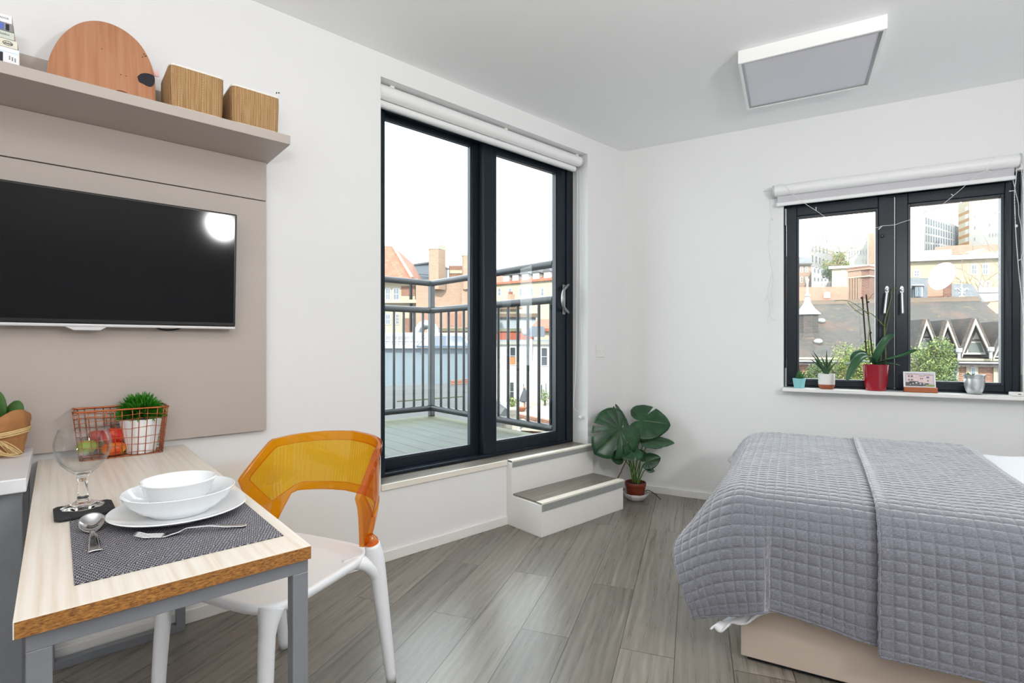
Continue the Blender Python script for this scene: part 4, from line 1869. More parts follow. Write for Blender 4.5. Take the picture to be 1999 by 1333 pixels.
bu, bn = .995, 1.92
bed = thing('bed', W(1.9, 1.22, 0), 'double bed with a beige boxed base beneath the window', 'bed')
b = MB(MW)
b.box(bu, 2.95, .53, bn, .018, .345)
tag(b.build('base', BEIGE, bed, bevel=.002), 'beige laminate bed base')
b = MB(MW)
b.box(bu + .02, 2.93, .55, bn - .02, 0, .0178)
tag(b.build('plinth', DARKPL, bed), 'dark recessed plinth')
b = MB(MW)
b.box(bu + .01, 2.94, .54, bn - .01, .346, .545)
b.build('mattress', M('white_ticking', '#e8e8ea', .8), bed, bevel=.03, bseg=4)

SHEET = M('white_cotton', '#eff0f4', .85, spec=.2, bump=.12, bs=30)


def wrinkle(p, s_, amp):
    return amp * noise.noise(Vector((p.x * s_, p.y * s_, p.z * s_)))


# white duvet, mostly under the quilts
rows = []
us = [.985, 1.02, 1.07, 1.14, 1.35, 1.7, 2.2, 2.6, 2.96]
for i, u in enumerate(us):
    r = []
    for n_, z in ((.47, .40), (.515, .53), (.58, .569), (.75, .576), (1.1, .578), (1.5, .576), (1.78, .566), (1.875, .545), (1.922, .46), (1.930, .33), (1.938, .215), (1.946, .145)):
        zz, nn, uu = z, n_, u
        if i == 0:
            zz = min(z - .02, .545) if n_ < 1.8 else z - .03
            nn = n_ - .02 if n_ > 1.8 else n_
        if i < 4 and z == .145:
            k_ = (1, .92, .60, 0)[i]
            zz, nn, uu = .255 - .134 * k_, n_ + .050 * k_, u - .085 * k_
        elif z == .145:
            zz = .184 if u < 1.5 else .20
        if u > 2.0:
            zz = z + (.012 if n_ < 1.93 else 0)
        r.append(W(uu, nn, zz))
    rows.append(r)
pt = Patch(rows)
b = MB()


def duv(a, c):
    p = pt.raw(a, c)
    w_ = 0
    if a > .55:
        w_ = .014 * noise.noise(Vector((p.x * 5, p.y * 3, 2))) + .006 * noise.noise(Vector((p.x * 13, p.y * 9, 5)))
        w_ *= min(1, (a - .55) * 5)
    off = .005 * noise.noise(Vector((p.x * 16, p.y * 16, p.z * 5))) if c > .7 else 0
    return p + Vector((0, 0, w_ + (.010 * math.sin(a * 47) if c > .97 else 0))) + BN * off


b.grid(duv, 110, 90)
b.build('duvet', SHEET, smooth=True, solid=.006, solid_off=-1)
dv = bpy.data.objects['duvet']
tag(dv, 'white duvet showing beside and beneath the grey quilts on the bed', 'duvet')

QUILT = m_quilt()
CELL = .0335
# rows: s from foot hem to seam; columns: t from the far hem to the front hem
zq = .594


def qcol(us_, ns_, zs_):
    return [W(u, n_, z) for u, n_, z in zip(us_, ns_, zs_)]


L_rows = [
    qcol([.815, .815, .826, .868, .874, .848, .775, .752, .785, .820, .846], [.44, .53, .60, .92, 1.30, 1.60, 1.77, 1.860, 1.935, 1.978, 1.990], [.41, .412, .42, .465, .450, .440, .372, .325, .258, .192, .142]),
    qcol([.912, .908, .908, .920, .918, .902, .872, .868, .882, .905, .925], [.44, .53, .60, .92, 1.30, 1.62, 1.81, 1.900, 1.962, 1.995, 2.003], [.45, .535, .553, .560, .556, .545, .500, .415, .330, .250, .176]),
    qcol([.975, .972, .972, .970, .968, .968, .968, .968, .975, .985, 1.000], [.44, .505, .60, .92, 1.30, 1.62, 1.84, 1.935, 1.985, 2.012, 2.022], [.46, .575, .590, .592, .592, .590, .566, .474, .375, .290, .206]),
    qcol([1.060, 1.058, 1.058, 1.058, 1.058, 1.058, 1.060, 1.064, 1.068, 1.070, 1.070], [.44, .500, .60, .92, 1.30, 1.62, 1.855, 1.950, 1.995, 2.020, 2.030], [.47, .583, zq, zq + .004, zq + .006, zq + .004, .574, .492, .400, .315, .236]),
    qcol([1.11, 1.11, 1.11, 1.11, 1.11, 1.11, 1.108, 1.103, 1.098, 1.096, 1.096], [.44, .500, .60, .92, 1.30, 1.62, 1.855, 1.938, 1.966, 1.980, 1.990], [.47, .584, zq + .001, zq + .006, zq + .008, zq + .006, .576, .494, .400, .312, .232]),
    qcol([1.235] * 11, [.44, .500, .60, .92, 1.30, 1.62, 1.855, 1.940, 1.966, 1.974, 1.978], [.47, .584, zq + .001, zq + .006, zq + .008, zq + .006, .576, .494, .394, .300, .212]),
    qcol([1.36, 1.36, 1.358, 1.355, 1.35, 1.345, 1.34, 1.338, 1.336, 1.335, 1.335], [.44, .500, .60, .92, 1.30, 1.62, 1.855, 1.938, 1.962, 1.970, 1.974], [.47, .584, zq + .001, zq + .006, zq + .008, zq + .006, .576, .494, .388, .290, .193]),
    qcol([1.475, 1.475, 1.47, 1.46, 1.45, 1.44, 1.435, 1.43, 1.425, 1.425, 1.425], [.44, .500, .60, .92, 1.30, 1.62, 1.853, 1.934, 1.958, 1.966, 1.970], [.47, .583, zq - .001, zq + .003, zq + .004, zq + .003, .572, .490, .384, .284, .186])]
dz = .012
R_rows = []
for us_, nadd, zadd in (
        ([1.452, 1.452, 1.448, 1.432, 1.418, 1.405, 1.396, 1.392, 1.390, 1.388, 1.388], .014, [0, 0, 0, .001, .002, .001, 0, 0, 0, 0, 0]),
        ([1.50, 1.50, 1.497, 1.485, 1.475, 1.465, 1.458, 1.455, 1.453, 1.452, 1.452], .012, [0] * 11),
        ([1.60, 1.60, 1.60, 1.59, 1.585, 1.58, 1.575, 1.57, 1.57, 1.57, 1.57], .010, [0] * 11),
        ([1.72, 1.72, 1.72, 1.715, 1.71, 1.705, 1.70, 1.70, 1.70, 1.70, 1.70], .012, [0] * 11),
        ([1.84, 1.84, 1.84, 1.83, 1.82, 1.81, 1.80, 1.80, 1.80, 1.80, 1.80], .016, [0] * 11),
        ([1.915, 1.915, 1.915, 1.895, 1.88, 1.87, 1.865, 1.86, 1.86, 1.86, 1.86], .012, [-.001] * 11),
        ([1.95, 1.95, 1.95, 1.925, 1.905, 1.89, 1.885, 1.88, 1.88, 1.88, 1.88], .006, [-.010] * 11)):
    R_rows.append(qcol(us_, [.43, .495, .60, .92, 1.30, 1.62, 1.860 + nadd * .5, 1.944 + nadd, 1.966 + nadd, 1.976 + nadd, 1.984 + nadd],
                       [z + dz + q for z, q in zip([.44, .575, zq + .001, zq + .004, zq + .006, zq + .004,   .578, .498, .388, .275, .156], zadd)]))


def quilt(name, rows, label, seed, seam_a):
    pt = Patch(rows)
    La, Lb = pt.amap[-1], pt.bmap[-1]
    na, nb = int(La / CELL * 7), int(Lb / CELL * 7)
    root = thing(name, W(1.2, 1.9, .14), label, 'quilt')
    grid = [[pt.at(i / na, j / nb) for j in range(nb + 1)] for i in range(na + 1)]
    hem = .026
    out = []
    for i in range(na + 1):
        r = []
        for j in range(nb + 1):
            p = grid[i][j]
            du = grid[min(i + 1, na)][j] - grid[max(i - 1, 0)][j]
            dv_ = grid[i][min(j + 1, nb)] - grid[i][max(j - 1, 0)]
            n_ = dv_.cross(du)
            n_ = n_.normalized() if n_.length > 1e-9 else Vector((0, 0, 1))
            if n_.dot(Vector((BN.x * .5, BN.y * .5, .8)) - BD * .2) < 0:
                n_ = -n_
            x, y = i / na * La, j / nb * Lb
            wob = .0016 * noise.noise(Vector((x * 17 + seed, y * 17, 3)))
            xx, yy = x + wob * 2, y + wob * 2
            if x < hem or y > Lb - hem or x > La - hem:
                e = min(x, Lb - y, La - x)
                puff = .004 * (math.sin(math.pi * min(1, max(0, e / hem)))) ** .5
            else:
                cx_ = abs(math.sin(math.pi * xx / CELL))
                cy_ = abs(math.sin(math.pi * yy / CELL))
                puff = .0050 * (min(1, cx_ * 1.25) ** .42) * (min(1, cy_ * 1.25) ** .42)
            w_ = .0034 * noise.noise(Vector((x * 7 + seed, y * 7, 1))) + .0010 * noise.noise(Vector((x * 60 + seed, y * 25, 7)))
            r.append(p + n_ * (puff + w_))
        out.append(r)
    b = MB()
    vs = [[b.v(p) for p in r] for r in out]
    lay = b.bm.loops.layers.uv.verify()
    for i in range(na):
        for j in range(nb):
            f = b.face([vs[i][j], vs[i + 1][j], vs[i + 1][j + 1], vs[i][j + 1]])
            for lp_, (a, c) in zip(f.loops, ((i, j), (i + 1, j), (i + 1, j + 1), (i, j + 1))):
                lp_[lay].uv = (a / na * La, c / nb * Lb)
    b.uvf = True
    b.build('quilted_cloth', QUILT, root, smooth=True, solid=.005, solid_off=-1)
    # gathered binding along the hems that show
    for which in ('foot', 'front'):
        b = MB()
        if which == 'foot':
            line = [out[0][j] for j in range(0, nb + 1, 2)]
        else:
            line = [out[i][nb] for i in range(0, na + 1, 2)]
        b.tube(line, [.0042 + .0010 * math.sin(i * 1.3) + .0008 * math.sin(i * 2.9) for i in range(len(line))], 8)
        b.build('binding', QUILT, root, smooth=True)
    return root


quilt('quilt', L_rows, 'grey marl quilt hanging over the foot end of the bed', 1.3, 0)
quilt('quilt', R_rows, 'grey marl quilt overlapping the other one, nearer the head of the bed', 8.1, 0)

# ================================================================ monstera
LEAFD = NT('monstera_leaf')
v_ = LEAFD.obj()
g_ = LEAFD.noise(v_, 16, 3)
bb_ = LEAFD.bsdf(LEAFD.ramp(g_, [(.3, '#16331c'), (.55, '#22482a'), (.75, '#2f5c33')]), .32, spec=.5)
STEMG = M('leaf_stalk_green', '#4b6b2c', .5, var=.25, vs=20)
mp_ = Vector((.235, -.165, 0))
ms = thing('monstera_plant', mp_, 'tall monstera plant with split leaves in a small terracotta pot in the room corner', 'potted plant')
b = MB()
b.lathe([(0, .024), (.056, .024), (.059, .028), (.070, .098), (.0725, .099), (.074, .102), (.0745, .124), (.073, .127), (.069, .127), (.067, .112), (0, .110)], 40, mp_)
tag(b.build('pot', M('terracotta_plastic', '#74301f', .45), ms, smooth='auto'), 'terracotta coloured plastic pot')
b = MB()
b.ball(mp_ + Vector((0, 0, .111)), .066, .066, .010, seg=24, rings=8)
tag(b.build('soil', M('dark_potting_soil', '#2b2119', .95), ms, smooth=True), 'dark potting soil')
b = MB()
b.lathe([(0, .0005), (.050, .0005), (.066, .010), (.086, .034), (.092, .050), (.090, .052), (.084, .040), (.062, .018), (0, .014)], 10, mp_)
tag(b.build('saucer', M('white_glazed_dish', '#dfdfe2', .3), ms), 'white faceted dish under the pot')


def leaf_r(th_, splits, wid):
    """outline radius by angle from the stalk joint, 0 = towards the tip"""
    a = abs(th_)
    pts = [(0, 1.0), (10, .93), (25, .80), (45, .69), (70, .60), (95, .56), (120, .54), (140, .50), (158, .40), (170, .22), (180, .06)]
    d = math.degrees(a)
    r = .06
    for (x0, r0), (x1, r1) in zip(pts, pts[1:]):
        if d <= x1:
            q = (d - x0) / (x1 - x0)
            r = r0 + (r1 - r0) * q
            break
    for s_, depth, w_ in splits:
        k_ = (math.degrees(th_) - s_) / w_
        if abs(k_) < 1:
            r *= 1 - depth * (1 - k_ * k_) ** .35
    return r


def leaf(root, J, T, width, nrm, splits=(), droop=.12, cup=.10, mat=None, name='leaf', label=None):
    J, T = Vector(J), Vector(T)
    ax = T - J
    L = ax.length
    ax.normalize()
    nz = Vector(nrm) - ax * Vector(nrm).dot(ax)
    nz.normalize()
    ay = nz.cross(ax)
    b = MB()
    na, nr = 300, 9
    ctr = b.v(J)
    rows = []
    for i in range(na):
        th_ = -math.pi + 2 * math.pi * (i + .5) / na
        r_ = leaf_r(th_, splits, width)
        row = []
        for q in range(1, nr + 1):
            rr = r_ * q / nr
            x, y = rr * math.cos(th_), rr * math.sin(th_) * width
            vein = .010 * abs(math.sin(abs(th_) * 5.5)) * (q / nr)
            z = -droop * x * abs(x) + cup * abs(y) - (cup * 1.7) * y * y * 1.6 - .015 + vein
            if abs(y) < .03:
                z -= .012 * (1 - abs(y) / .03)
            row.append(b.v(J + (ax * x + ay * y + nz * z) * L))
        rows.append(row)
    for i in range(na):
        A, B = rows[i], rows[(i + 1) % na]
        b.face([ctr, A[0], B[0]])
        for q in range(nr - 1):
            b.face([A[q], A[q + 1], B[q + 1], B[q]])
    o = b.build(name, mat or LEAFD.m, root, smooth=True, solid=.0012, solid_off=0, normals=True)
    b = MB()
    b.tube([J + (ax * (t * .9) + nz * (-droop * (t * .9) ** 2 - .012)) * L for t in [q / 8 for q in range(9)]], [.0022 * (1 - .8 * q / 8) for q in range(9)], 6)
    b.build('midrib', STEMG, o, smooth=True)
    return o


def stalk(root, base, J, mid=None, r=.0038, name='stalk', mat=None):
    base, J = Vector(base), Vector(J)
    m = mid if mid is not None else base.lerp(J, .5) + Vector((0, 0, .02))
    b = MB()
    pts = spline([base, m, J], 8)
    b.tube(pts, [r * (1.25 - .5 * i / (len(pts) - 1)) for i in range(len(pts))], 8)
    return b.build(name, mat or STEMG, root, smooth=True)


def mpx(zx, zy, d):
    """pixel of the 1150,780 close-up -> point"""
    return P(1150 + zx / 6.35, 780 + zy / 6.35, d)


dm = (mp_ - CAM).dot(FWD)
crown = mp_ + Vector((0, 0, .118))
toC = (-FWD + Vector((0, 0, .25))).normalized()
BIG = [(26, .46, 2.8), (48, .50, 3.2), (72, .50, 3.4), (-26, .44, 2.4), (-46, .50, 2.8)]
specs = [  # joint (zx, zy, depth), tip (zx, zy, depth), width, splits, normal
    ((385, 368, -.10), (88, 668, -.20), 1.22, BIG, toC + RGT * .1),
    ((372, 160, .02), (535, 392, .00), .62, [], toC * .6 + RGT * .9 + Vector((0, 0, .2))),
    ((350, 215, .05), (205, 155, .05), 1.2, [], toC + Vector((0, 0, .3))),
    ((650, 262, .02), (1016, 292, -.02), 1.25, [(48, .55, 3.4)], toC + Vector((0, 0, .55)) - RGT * .1),
    ((690, 430, .03), (942, 560, .02), 1.05, [], toC * .8 + Vector((0, 0, .8))),
    ((752, 522, -.06), (1060, 502, -.08), .80, [], toC * .45 + Vector((0, 0, 1))),
    ((545, 625, -.10), (375, 690, -.14), 1.35, [(60, .3, 6)], toC * .6 + Vector((0, 0, .8))),
    ((380, 715, -.08), (262, 690, -.10), 1.2, [], toC + Vector((0, 0, .2))),
    ((640, 640, .0), (722, 668, -.01), .8, [], toC * .5 + Vector((0, 0, .9))),
    ((716, 768, -.05), (884, 712, -.07), 1.05, [], toC + Vector((0, 0, .4))),
    ((742, 866, -.06), (815, 884, -.07), .95, [], toC + Vector((0, 0, .3)))]
for jx, tx, wd, spl, nr_ in specs:
    J, T = mpx(jx[0], jx[1], dm + jx[2]), mpx(tx[0], tx[1], dm + tx[2])
    leaf(ms, J, T, wd, nr_, spl)
    a = rnd.uniform(0, 6.28)
    bs_ = crown + Vector((.018 * math.cos(a), .018 * math.sin(a), -.008))
    mid = bs_.lerp(J, .55) + Vector((0, 0, .03 + .05 * (J.z - bs_.z)))
    stalk(ms, bs_, J, mid)
b = MB()
b.tube(spline([mpx(350, 985, dm + .05), mpx(410, 860, dm + .02), mpx(475, 720, dm), mpx(505, 600, dm + .02)], 8), .0035, 8)
tag(b.build('support_cane', M('brown_cane', '#7d4a28', .7), ms, smooth=True), 'brown support cane')
b = MB()
r0 = P(1258, 954, dm - .02)
gz = [Vector((mp_.x, mp_.y, .06)), P(1264, 956, dm - .02), P(1275, 962, dm - .04), P(1282, 968, dm - .06)]
g5 = PZ(1290, 975, .004)
b.tube(spline([mp_ + RGT * .070 + Vector((0, 0, .060)), P(1266, 957, dm - .01), P(1278, 964, dm - .0), g5], 6), .0028, 8)
tag(b.build('aerial_root', M('dark_root', '#3b2a1e', .8), ms, smooth=True), 'dark trailing aerial root')

# ================================================================ on the windowsill
SILL = .831


def onsill(px, n_):
    p = PN(px, 760, n_)
    return W(p.dot(BD), n_, SILL)


def blades_on(root, base, tips, w, mat, name='leaf', r0=.01, fold=.35, bend=.15):
    for T in tips:
        T = Vector(T)
        a = rnd.uniform(0, 6.28)
        p0 = base + Vector((r0 * math.cos(a), r0 * math.sin(a), 0)) + (T - base).normalized() * 0
        d = T - p0
        up = Vector((0, 0, 1))
        b = MB()
        side = d.cross(-FWD).normalized()
        rows = []
        nrm = side.cross(d).normalized()
        for i in range(9):
            t = i / 8
            c = p0 + d * t + up * (bend * d.length * math.sin(math.pi * t) * .5)
            ww = w * (1 - t) ** .6 * (.75 + .5 * math.sin(math.pi * min(1, t + .1))) + .0002
            rows.append([b.v(c - side * ww), b.v(c - nrm * ww * fold), b.v(c + side * ww)])
        for A, B in zip(rows, rows[1:]):
            b.face([A[0], A[1], B[1], B[0]])
            b.face([A[1], A[2], B[2], B[1]])
        b.build(name, mat, root, smooth=True, solid=.0022, solid_off=0, normals=False)


# turquoise pot
c0 = onsill(1560, .045)
t1 = thing('potted_succulent', c0, 'tiny dark succulent in a small turquoise pot at the left end of the windowsill', 'potted plant')
b = MB()
b.lathe([(0, .0005), (.0285, .0005), (.030, .003), (.0385, .060), (.0385, .0625), (.036, .0625), (.035, .054), (0, .052)], 32, c0)
tag(b.build('pot', M('turquoise_glaze', '#8ccbd0', .35), t1, smooth='auto'), 'small turquoise pot')
dS = (c0 - CAM).dot(FWD)
blades_on(t1, c0 + Vector((0, 0, .053)), [P(1562, 719, dS), P(1556, 727, dS - .01), P(1570, 727, dS), P(1566, 723, dS + .01), P(1558, 731, dS - .02), P(1569, 734, dS - .015), P(1563, 728, dS - .02)], .012, M('dark_succulent', '#3f6a38', .5, var=.45, vs=90), 'leaf', .008, .2, 0)

# white and terracotta pot with aloe
c0 = onsill(1613.5, .050)
t2 = thing('potted_aloe', c0, 'spiky aloe in a white pot with a bare terracotta foot on the windowsill', 'potted plant')
b = MB()
b.lathe([(r_ * .85, z_) for r_, z_ in [(.0545, .030), (.0545, .095), (.054, .0975), (.0505, .0975), (.050, .085), (0, .083)]], 40, c0)
tag(b.build('pot', M('matt_white_glaze', '#e6e3df', .45), t2, smooth='auto'), 'white glazed upper pot')
b = MB()
b.lathe([(r_ * .85, z_) for r_, z_ in [(0, .0005), (.036, .0005), (.042, .003), (.0525, .018), (.0543, .0299), (0, .0299)]], 40, c0)
tag(b.build('pot_foot', M('bare_terracotta', '#a5603f', .7), t2, smooth='auto'), 'bare terracotta foot')
dS = (c0 - CAM).dot(FWD)
ALOE = M('aloe_green', '#3d5a3c', .45, var=.35, vs=60)
blades_on(t2, c0 + Vector((0, 0, .083)), [P(x, y, dS + z) for x, y, z in ((1580.5, 700, -.03), (1587, 684.5, 0), (1590, 700, .03), (1603, 696, -.02), (1606, 699, .03), (1614, 684, .0), (1629, 694, -.01), (1633, 706, .02), (1597, 706, -.05), (1622, 703, -.04), (1611, 704, .05), (1584, 691, .05))], .0075, ALOE, 'leaf', .012, .4, .10)

# orchid in a red pot
c0 = onsill(1709.5, .028)
t3 = thing('potted_orchid', c0, 'orchid with bare staked stems in a glossy red pot in the middle of the windowsill', 'potted plant')
b = MB()
b.lathe([(r_ * .85, z_) for r_, z_ in [(0, .0005), (.058, .0005), (.062, .003), (.068, .034), (.0685, .036), (.0815, .155), (.083, .159), (.0825, .161), (.079, .161), (.077, .145), (0, .143)]], 48, c0)
tag(b.build('pot', M('red_glaze', '#9c1426', .12, coat=.4), t3, smooth='auto'), 'glossy red pot')
b = MB()
b.ball(c0 + Vector((0, 0, .143)), .064, .064, .012, seg=20, rings=6)
tag(b.build('bark', M('orchid_bark', '#4a3323', .95, var=.4, vs=60, bump=.9, bs=60), t3), 'orchid bark')
dS = (c0 - CAM).dot(FWD)
ORCH = M('orchid_leaf', '#2f5a38', .34, var=.2, vs=12)


def strap(root, pts, w, nz):
    pts = spline([Vector(p) for p in pts], 6)
    n = len(pts)
    b = MB()
    rows = []
    nz = Vector(nz)
    for i, p in enumerate(pts):
        t = i / (n - 1)
        d = (pts[min(i + 1, n - 1)] - pts[max(i - 1, 0)]).normalized()
        s_ = d.cross(nz).normalized()
        nn = s_.cross(d).normalized()
        ww = w * (.35 + .65 * math.sin(math.pi * min(1, .25 + .6 * t))) * (1 if t < .8 else max(.03, math.sqrt(max(0, 1 - ((t - .8) / .2) ** 2))))
        rows.append([b.v(p + s_ * (ww * q) + nn * (abs(q) * ww * .35)) for q in (-1, -.5, 0, .5, 1)])
    for A, B in zip(rows, rows[1:]):
        for q in range(4):
            b.face([A[q], A[q + 1], B[q + 1], B[q]])
    return b.build('leaf', ORCH, root, smooth=True, solid=.0025, solid_off=0)


def op(x, y, dz_=0):
    return P(1540 + x / 6.665, 570 + y / 6.665, dS + dz_)


strap(t3, [op(1090, 930), op(1050, 850, -.05), op(960, 835, -.09), op(860, 930, -.12), op(745, 1165, -.14)], .026, Vector((0, 0, 1)) - FWD * .6)
strap(t3, [op(1090, 930, .01), op(1010, 825, -.02), op(910, 800, -.03), op(845, 860, -.05), op(830, 990, -.06)], .024, Vector((0, 0, 1)) - FWD * .8)
strap(t3, [op(1060, 925, .02), op(960, 910, .05), op(840, 925, .08), op(708, 945, .09)], .019, Vector((0, 0, 1)) - FWD * .3)
strap(t3, [op(1095, 920), op(1150, 800, -.02), op(1220, 680, -.04), op(1280, 600, -.05), op(1365, 550, -.05)], .021, -RGT * .5 - FWD * .8 + Vector((0, 0, .3)))
strap(t3, [op(1150, 930), op(1300, 880, -.06), op(1480, 830, -.11), op(1690, 745, -.15)], .023, Vector((0, 0, 1)) - FWD * .45)
strap(t3, [op(1150, 940, -.02), op(1240, 925, -.06), op(1330, 935, -.09), op(1450, 955, -.11)], .012, Vector((0, 0, 1)) - FWD * .2)
STAKE = M('dark_stake', '#2c1d16', .6)
OST = M('orchid_stem', '#6d7a35', .5, var=.3, vs=30)
for a, c in (((955, 60), (1012, 850)), ((1005, 30), (1088, 840))):
    b = MB()
    b.tube([op(*c, .0), op(*a, .01)], .0042, 8)
    tag(b.build('stake', STAKE, t3, smooth='auto'), 'dark plant stake')
for x, y in ((945, 75), (1032, 130), (1064, 530), (990, 640)):
    b = MB()
    b.ball(op(x, y, -.005), .006, seg=8, rings=6)
    tag(b.build('clip', DARKPL, t3, smooth=True), 'black stem clip')
for pts, r_ in (([(1262, 950), (1258, 700), (1246, 560), (1247, 440), (1262, 330), (1300, 200), (1330, 80), (1333, -30), (1400, -55)], .0036),
                ([(1247, 450), (1170, 370), (1090, 295), (1010, 255), (930, 232), (850, 245)], .0026),
                ([(1045, 850), (1035, 620), (1048, 480), (1040, 330), (1000, 260), (920, 200), (850, 150), (770, 118), (690, 106), (595, 115)], .0028),
                ([(965, 300), (890, 250), (830, 200), (780, 150), (770, 130)], .0024),
                ([(1195, 940), (1215, 700), (1270, 480), (1320, 250)], .0022),
                ([(1025, 100), (1060, 70), (1085, 30), (1110, 15)], .002)):
    b = MB()
    pp = spline([op(x, y, .0 - .00004 * abs(x - 1150)) for x, y in pts], 5)
    b.tube(pp, [r_ * (1 - .45 * i / len(pp)) for i in range(len(pp))], 7)
    b.build('stem', OST, t3, smooth=True)

# photo card in a copper block
c0 = onsill(1796, .056)
ud = BD
t4 = thing('photo_card_holder', c0, 'photo card of a pink villa standing in a copper block on the windowsill', 'photo holder')
b = MB(MW)
cu = c0.dot(BD)
b.box(cu - .080, cu + .080, .036, .076, SILL + .0005, SILL + .030)
tag(b.build('block', M('copper_block', '#b06a4c', .30, metal=.75), t4, bevel=.002), 'copper coloured block')
tilt = Vector((0, 0, 1)) * .985 - BN * .17
tilt.normalize()
cn = BD.cross(tilt)
if cn.dot(BN) < 0:
    cn = -cn
co_ = W(cu, .052, SILL + .026)


def card(mb, x0, x1, y0, y1, lift, th=.0002):
    mb.slab([co_ + BD * (x * .71) + tilt * (y * .86) + cn * lift for x, y in ((x0, y0), (x1, y0), (x1, y1), (x0, y1))], cn * th)


b = MB()
card(b, -.110, .106, 0, .112, 0, .0012)
cd_ = b.build('card', M('white_card', '#ecebf0', .5), t4)
PIC = [('picture_sky', '#b9b4bd', [(-.100, .098, .010, .104)], .0013),
       ('picture_villa', '#d9bfc0', [(-.088, -.012, .040, .094), (-.012, .030, .036, .086), (.030, .086, .034, .088)], .0015),
       ('picture_roof', '#a87f78', [(-.090, -.010, .092, .096), (-.004, .034, .080, .084), (.028, .088, .086, .090)], .0017),
       ('picture_windows', '#5d5560', [(-.078, -.066, .074, .086), (-.060, -.044, .074, .086), (-.078, -.066, .050, .060), (-.060, -.044, .050, .060), (.004, .012, .060, .070), (.016, .024, .060, .070), (.048, .062, .068, .080), (.050, .060, .044, .056)], .0017),
       ('picture_shutters', '#8f95c4', [(.044, .049, .067, .081), (.061, .066, .067, .081)], .0018),
       ('picture_shrubs', '#2c3330', [(-.095, .020, .012, .038), (-.070, -.010, .030, .046), (.010, .060, .014, .034)], .0019),
       ('picture_lawn', '#7d8a2e', [(.040, .098, .011, .024)], .0021),
       ('picture_flowers', '#cfc7c9', [(-.05, -.04, .026, .034), (-.028, -.016, .030, .040), (0, .010, .024, .034), (.022, .034, .026, .032), (-.066, -.060, .020, .026)], .0022)]
for nm, colr, rects, lf in PIC:
    b = MB()
    for q in rects:
        card(b, *q, lf)
    b.build(nm, M(nm, colr, .35, var=.25, vs=90), cd_)

# silver cup
c0 = onsill(1902, .040)
t5 = thing('silver_planter', c0, 'round silver metal cup with tiny sprouts near the right end of the windowsill', 'planter')
b = MB()
b.lathe([(r_ * .68, z_ * .88) for r_, z_ in [(0, .0005), (.036, .0005), (.044, .004), (.058, .024), (.0665, .055), (.068, .085), (.067, .102), (.0685, .1035), (.0685, .112), (.074, .123), (.0755, .127), (.073, .127), (.066, .112), (.065, .085), (.055, .026), (0, .02)]], 48, c0)
t = NT('hammered_silver')
bq = t.bsdf('#d5d9d9', .30, metal=.8)
t.bump(bq, t.noise(t.obj(), 70, 2), .25, .004)
b.build('cup', t.m, t5, smooth='auto')
b = MB()
b.lathe([(0, .088), (.041, .086), (.0445, .083)], 24, c0)
tag(b.build('soil', M('dark_potting_soil', '#2b2119', .95), t5), 'dark potting soil')
dS = (c0 - CAM).dot(FWD)
blades_on(t5, c0 + Vector((-.012, 0, .088)), [P(1885, 729, dS), P(1892, 730, dS - .02), P(1888, 726, dS + .01), P(1898, 729, dS), P(1903, 729, dS - .02), P(1895, 733, dS - .03)], .007, M('sprout_green', '#4e7a35', .5), 'sprout', .008, .2, .2)

c0 = onsill(1995, .075)
b = MB(MW)
cu = c0.dot(BD)
b.box(cu - .045, cu + .10, .035, .098, SILL + .0005, SILL + .021)
ph = b.build('adapter', TRIM, bevel=.004)
tag(ph, 'flat white plastic adapter box at the far right of the windowsill', 'adapter')
b = MB(MW)
b.box(cu - .022, cu - .010, .098, .0986, SILL + .010, SILL + .014)
tag(b.build('port', DARKPL, ph), 'black port slot')
# ================================================================ outside: balcony
TONE[0] = .64      # outdoor colours darkened to offset the strong sky light
DKZ = .40
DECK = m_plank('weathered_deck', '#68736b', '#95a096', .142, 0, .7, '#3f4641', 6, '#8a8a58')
b = MB()
b.box(-2.02, -.262, -4.2, -.42, DKZ - .06, DKZ)
tag(b.build('balcony_deck', DECK), 'weathered grey green wooden balcony deck outside the sliding door', 'deck', kind='structure')
rl = thing('balcony_railing', (-1.95, -.485, DKZ), 'dark grey tubular steel railing around the balcony', 'railing')
rx, ry = -1.955, -.485
for z_, r_, nm in ((1.722, .030, 'top_rail'), (1.452, .030, 'middle_rail'), (.482, .030, 'lower_rail')):
    b = MB()
    b.tube([(rx, -4.1, z_), (rx, ry, z_)], r_, 20)
    b.build(nm, LEAD, rl, smooth='auto')
    b = MB()
    b.tube([(rx, ry, z_), (-.268, ry, z_)], r_, 20)
    b.build(nm, LEAD, rl, smooth='auto')
    b = MB()
    b.ball((rx, ry, z_), r_ * 1.01, seg=16, rings=10)
    b.build('elbow', LEAD, rl, smooth=True)
for y_ in (ry, -2.9):
    b = MB()
    b.box(rx - .026, rx + .026, y_ - .026, y_ + .026, DKZ, 1.722)
    b.build('post', LEAD, rl, bevel=.006)
for px in (769, 788, 808, 825.5):
    p = PX(px, 700, rx)
    b = MB()
    b.tube([(rx, p.y, .485), (rx, p.y, 1.45)], .0125, 12)
    b.build('baluster', LEAD, rl, smooth='auto')
y_ = PX(769, 700, rx).y - .105
for i in range(9):
    b = MB()
    b.tube([(rx, y_ - .105 * i, .485), (rx, y_ - .105 * i, 1.45)], .0125, 12)
    b.build('baluster', LEAD, rl, smooth='auto')
for px in (861, 876, 890.5, 905.5, 921, 938, 955, 973, 992, 1011, 1030.5, 1052, 1075):
    r_ = ray(px, 700)
    x_ = (CAM + r_ * ((ry - CAM.y) / r_.y)).x
    b = MB()
    b.tube([(x_, ry, .485), (x_, ry, 1.45)], .0125, 12)
    b.build('baluster', LEAD, rl, smooth='auto')

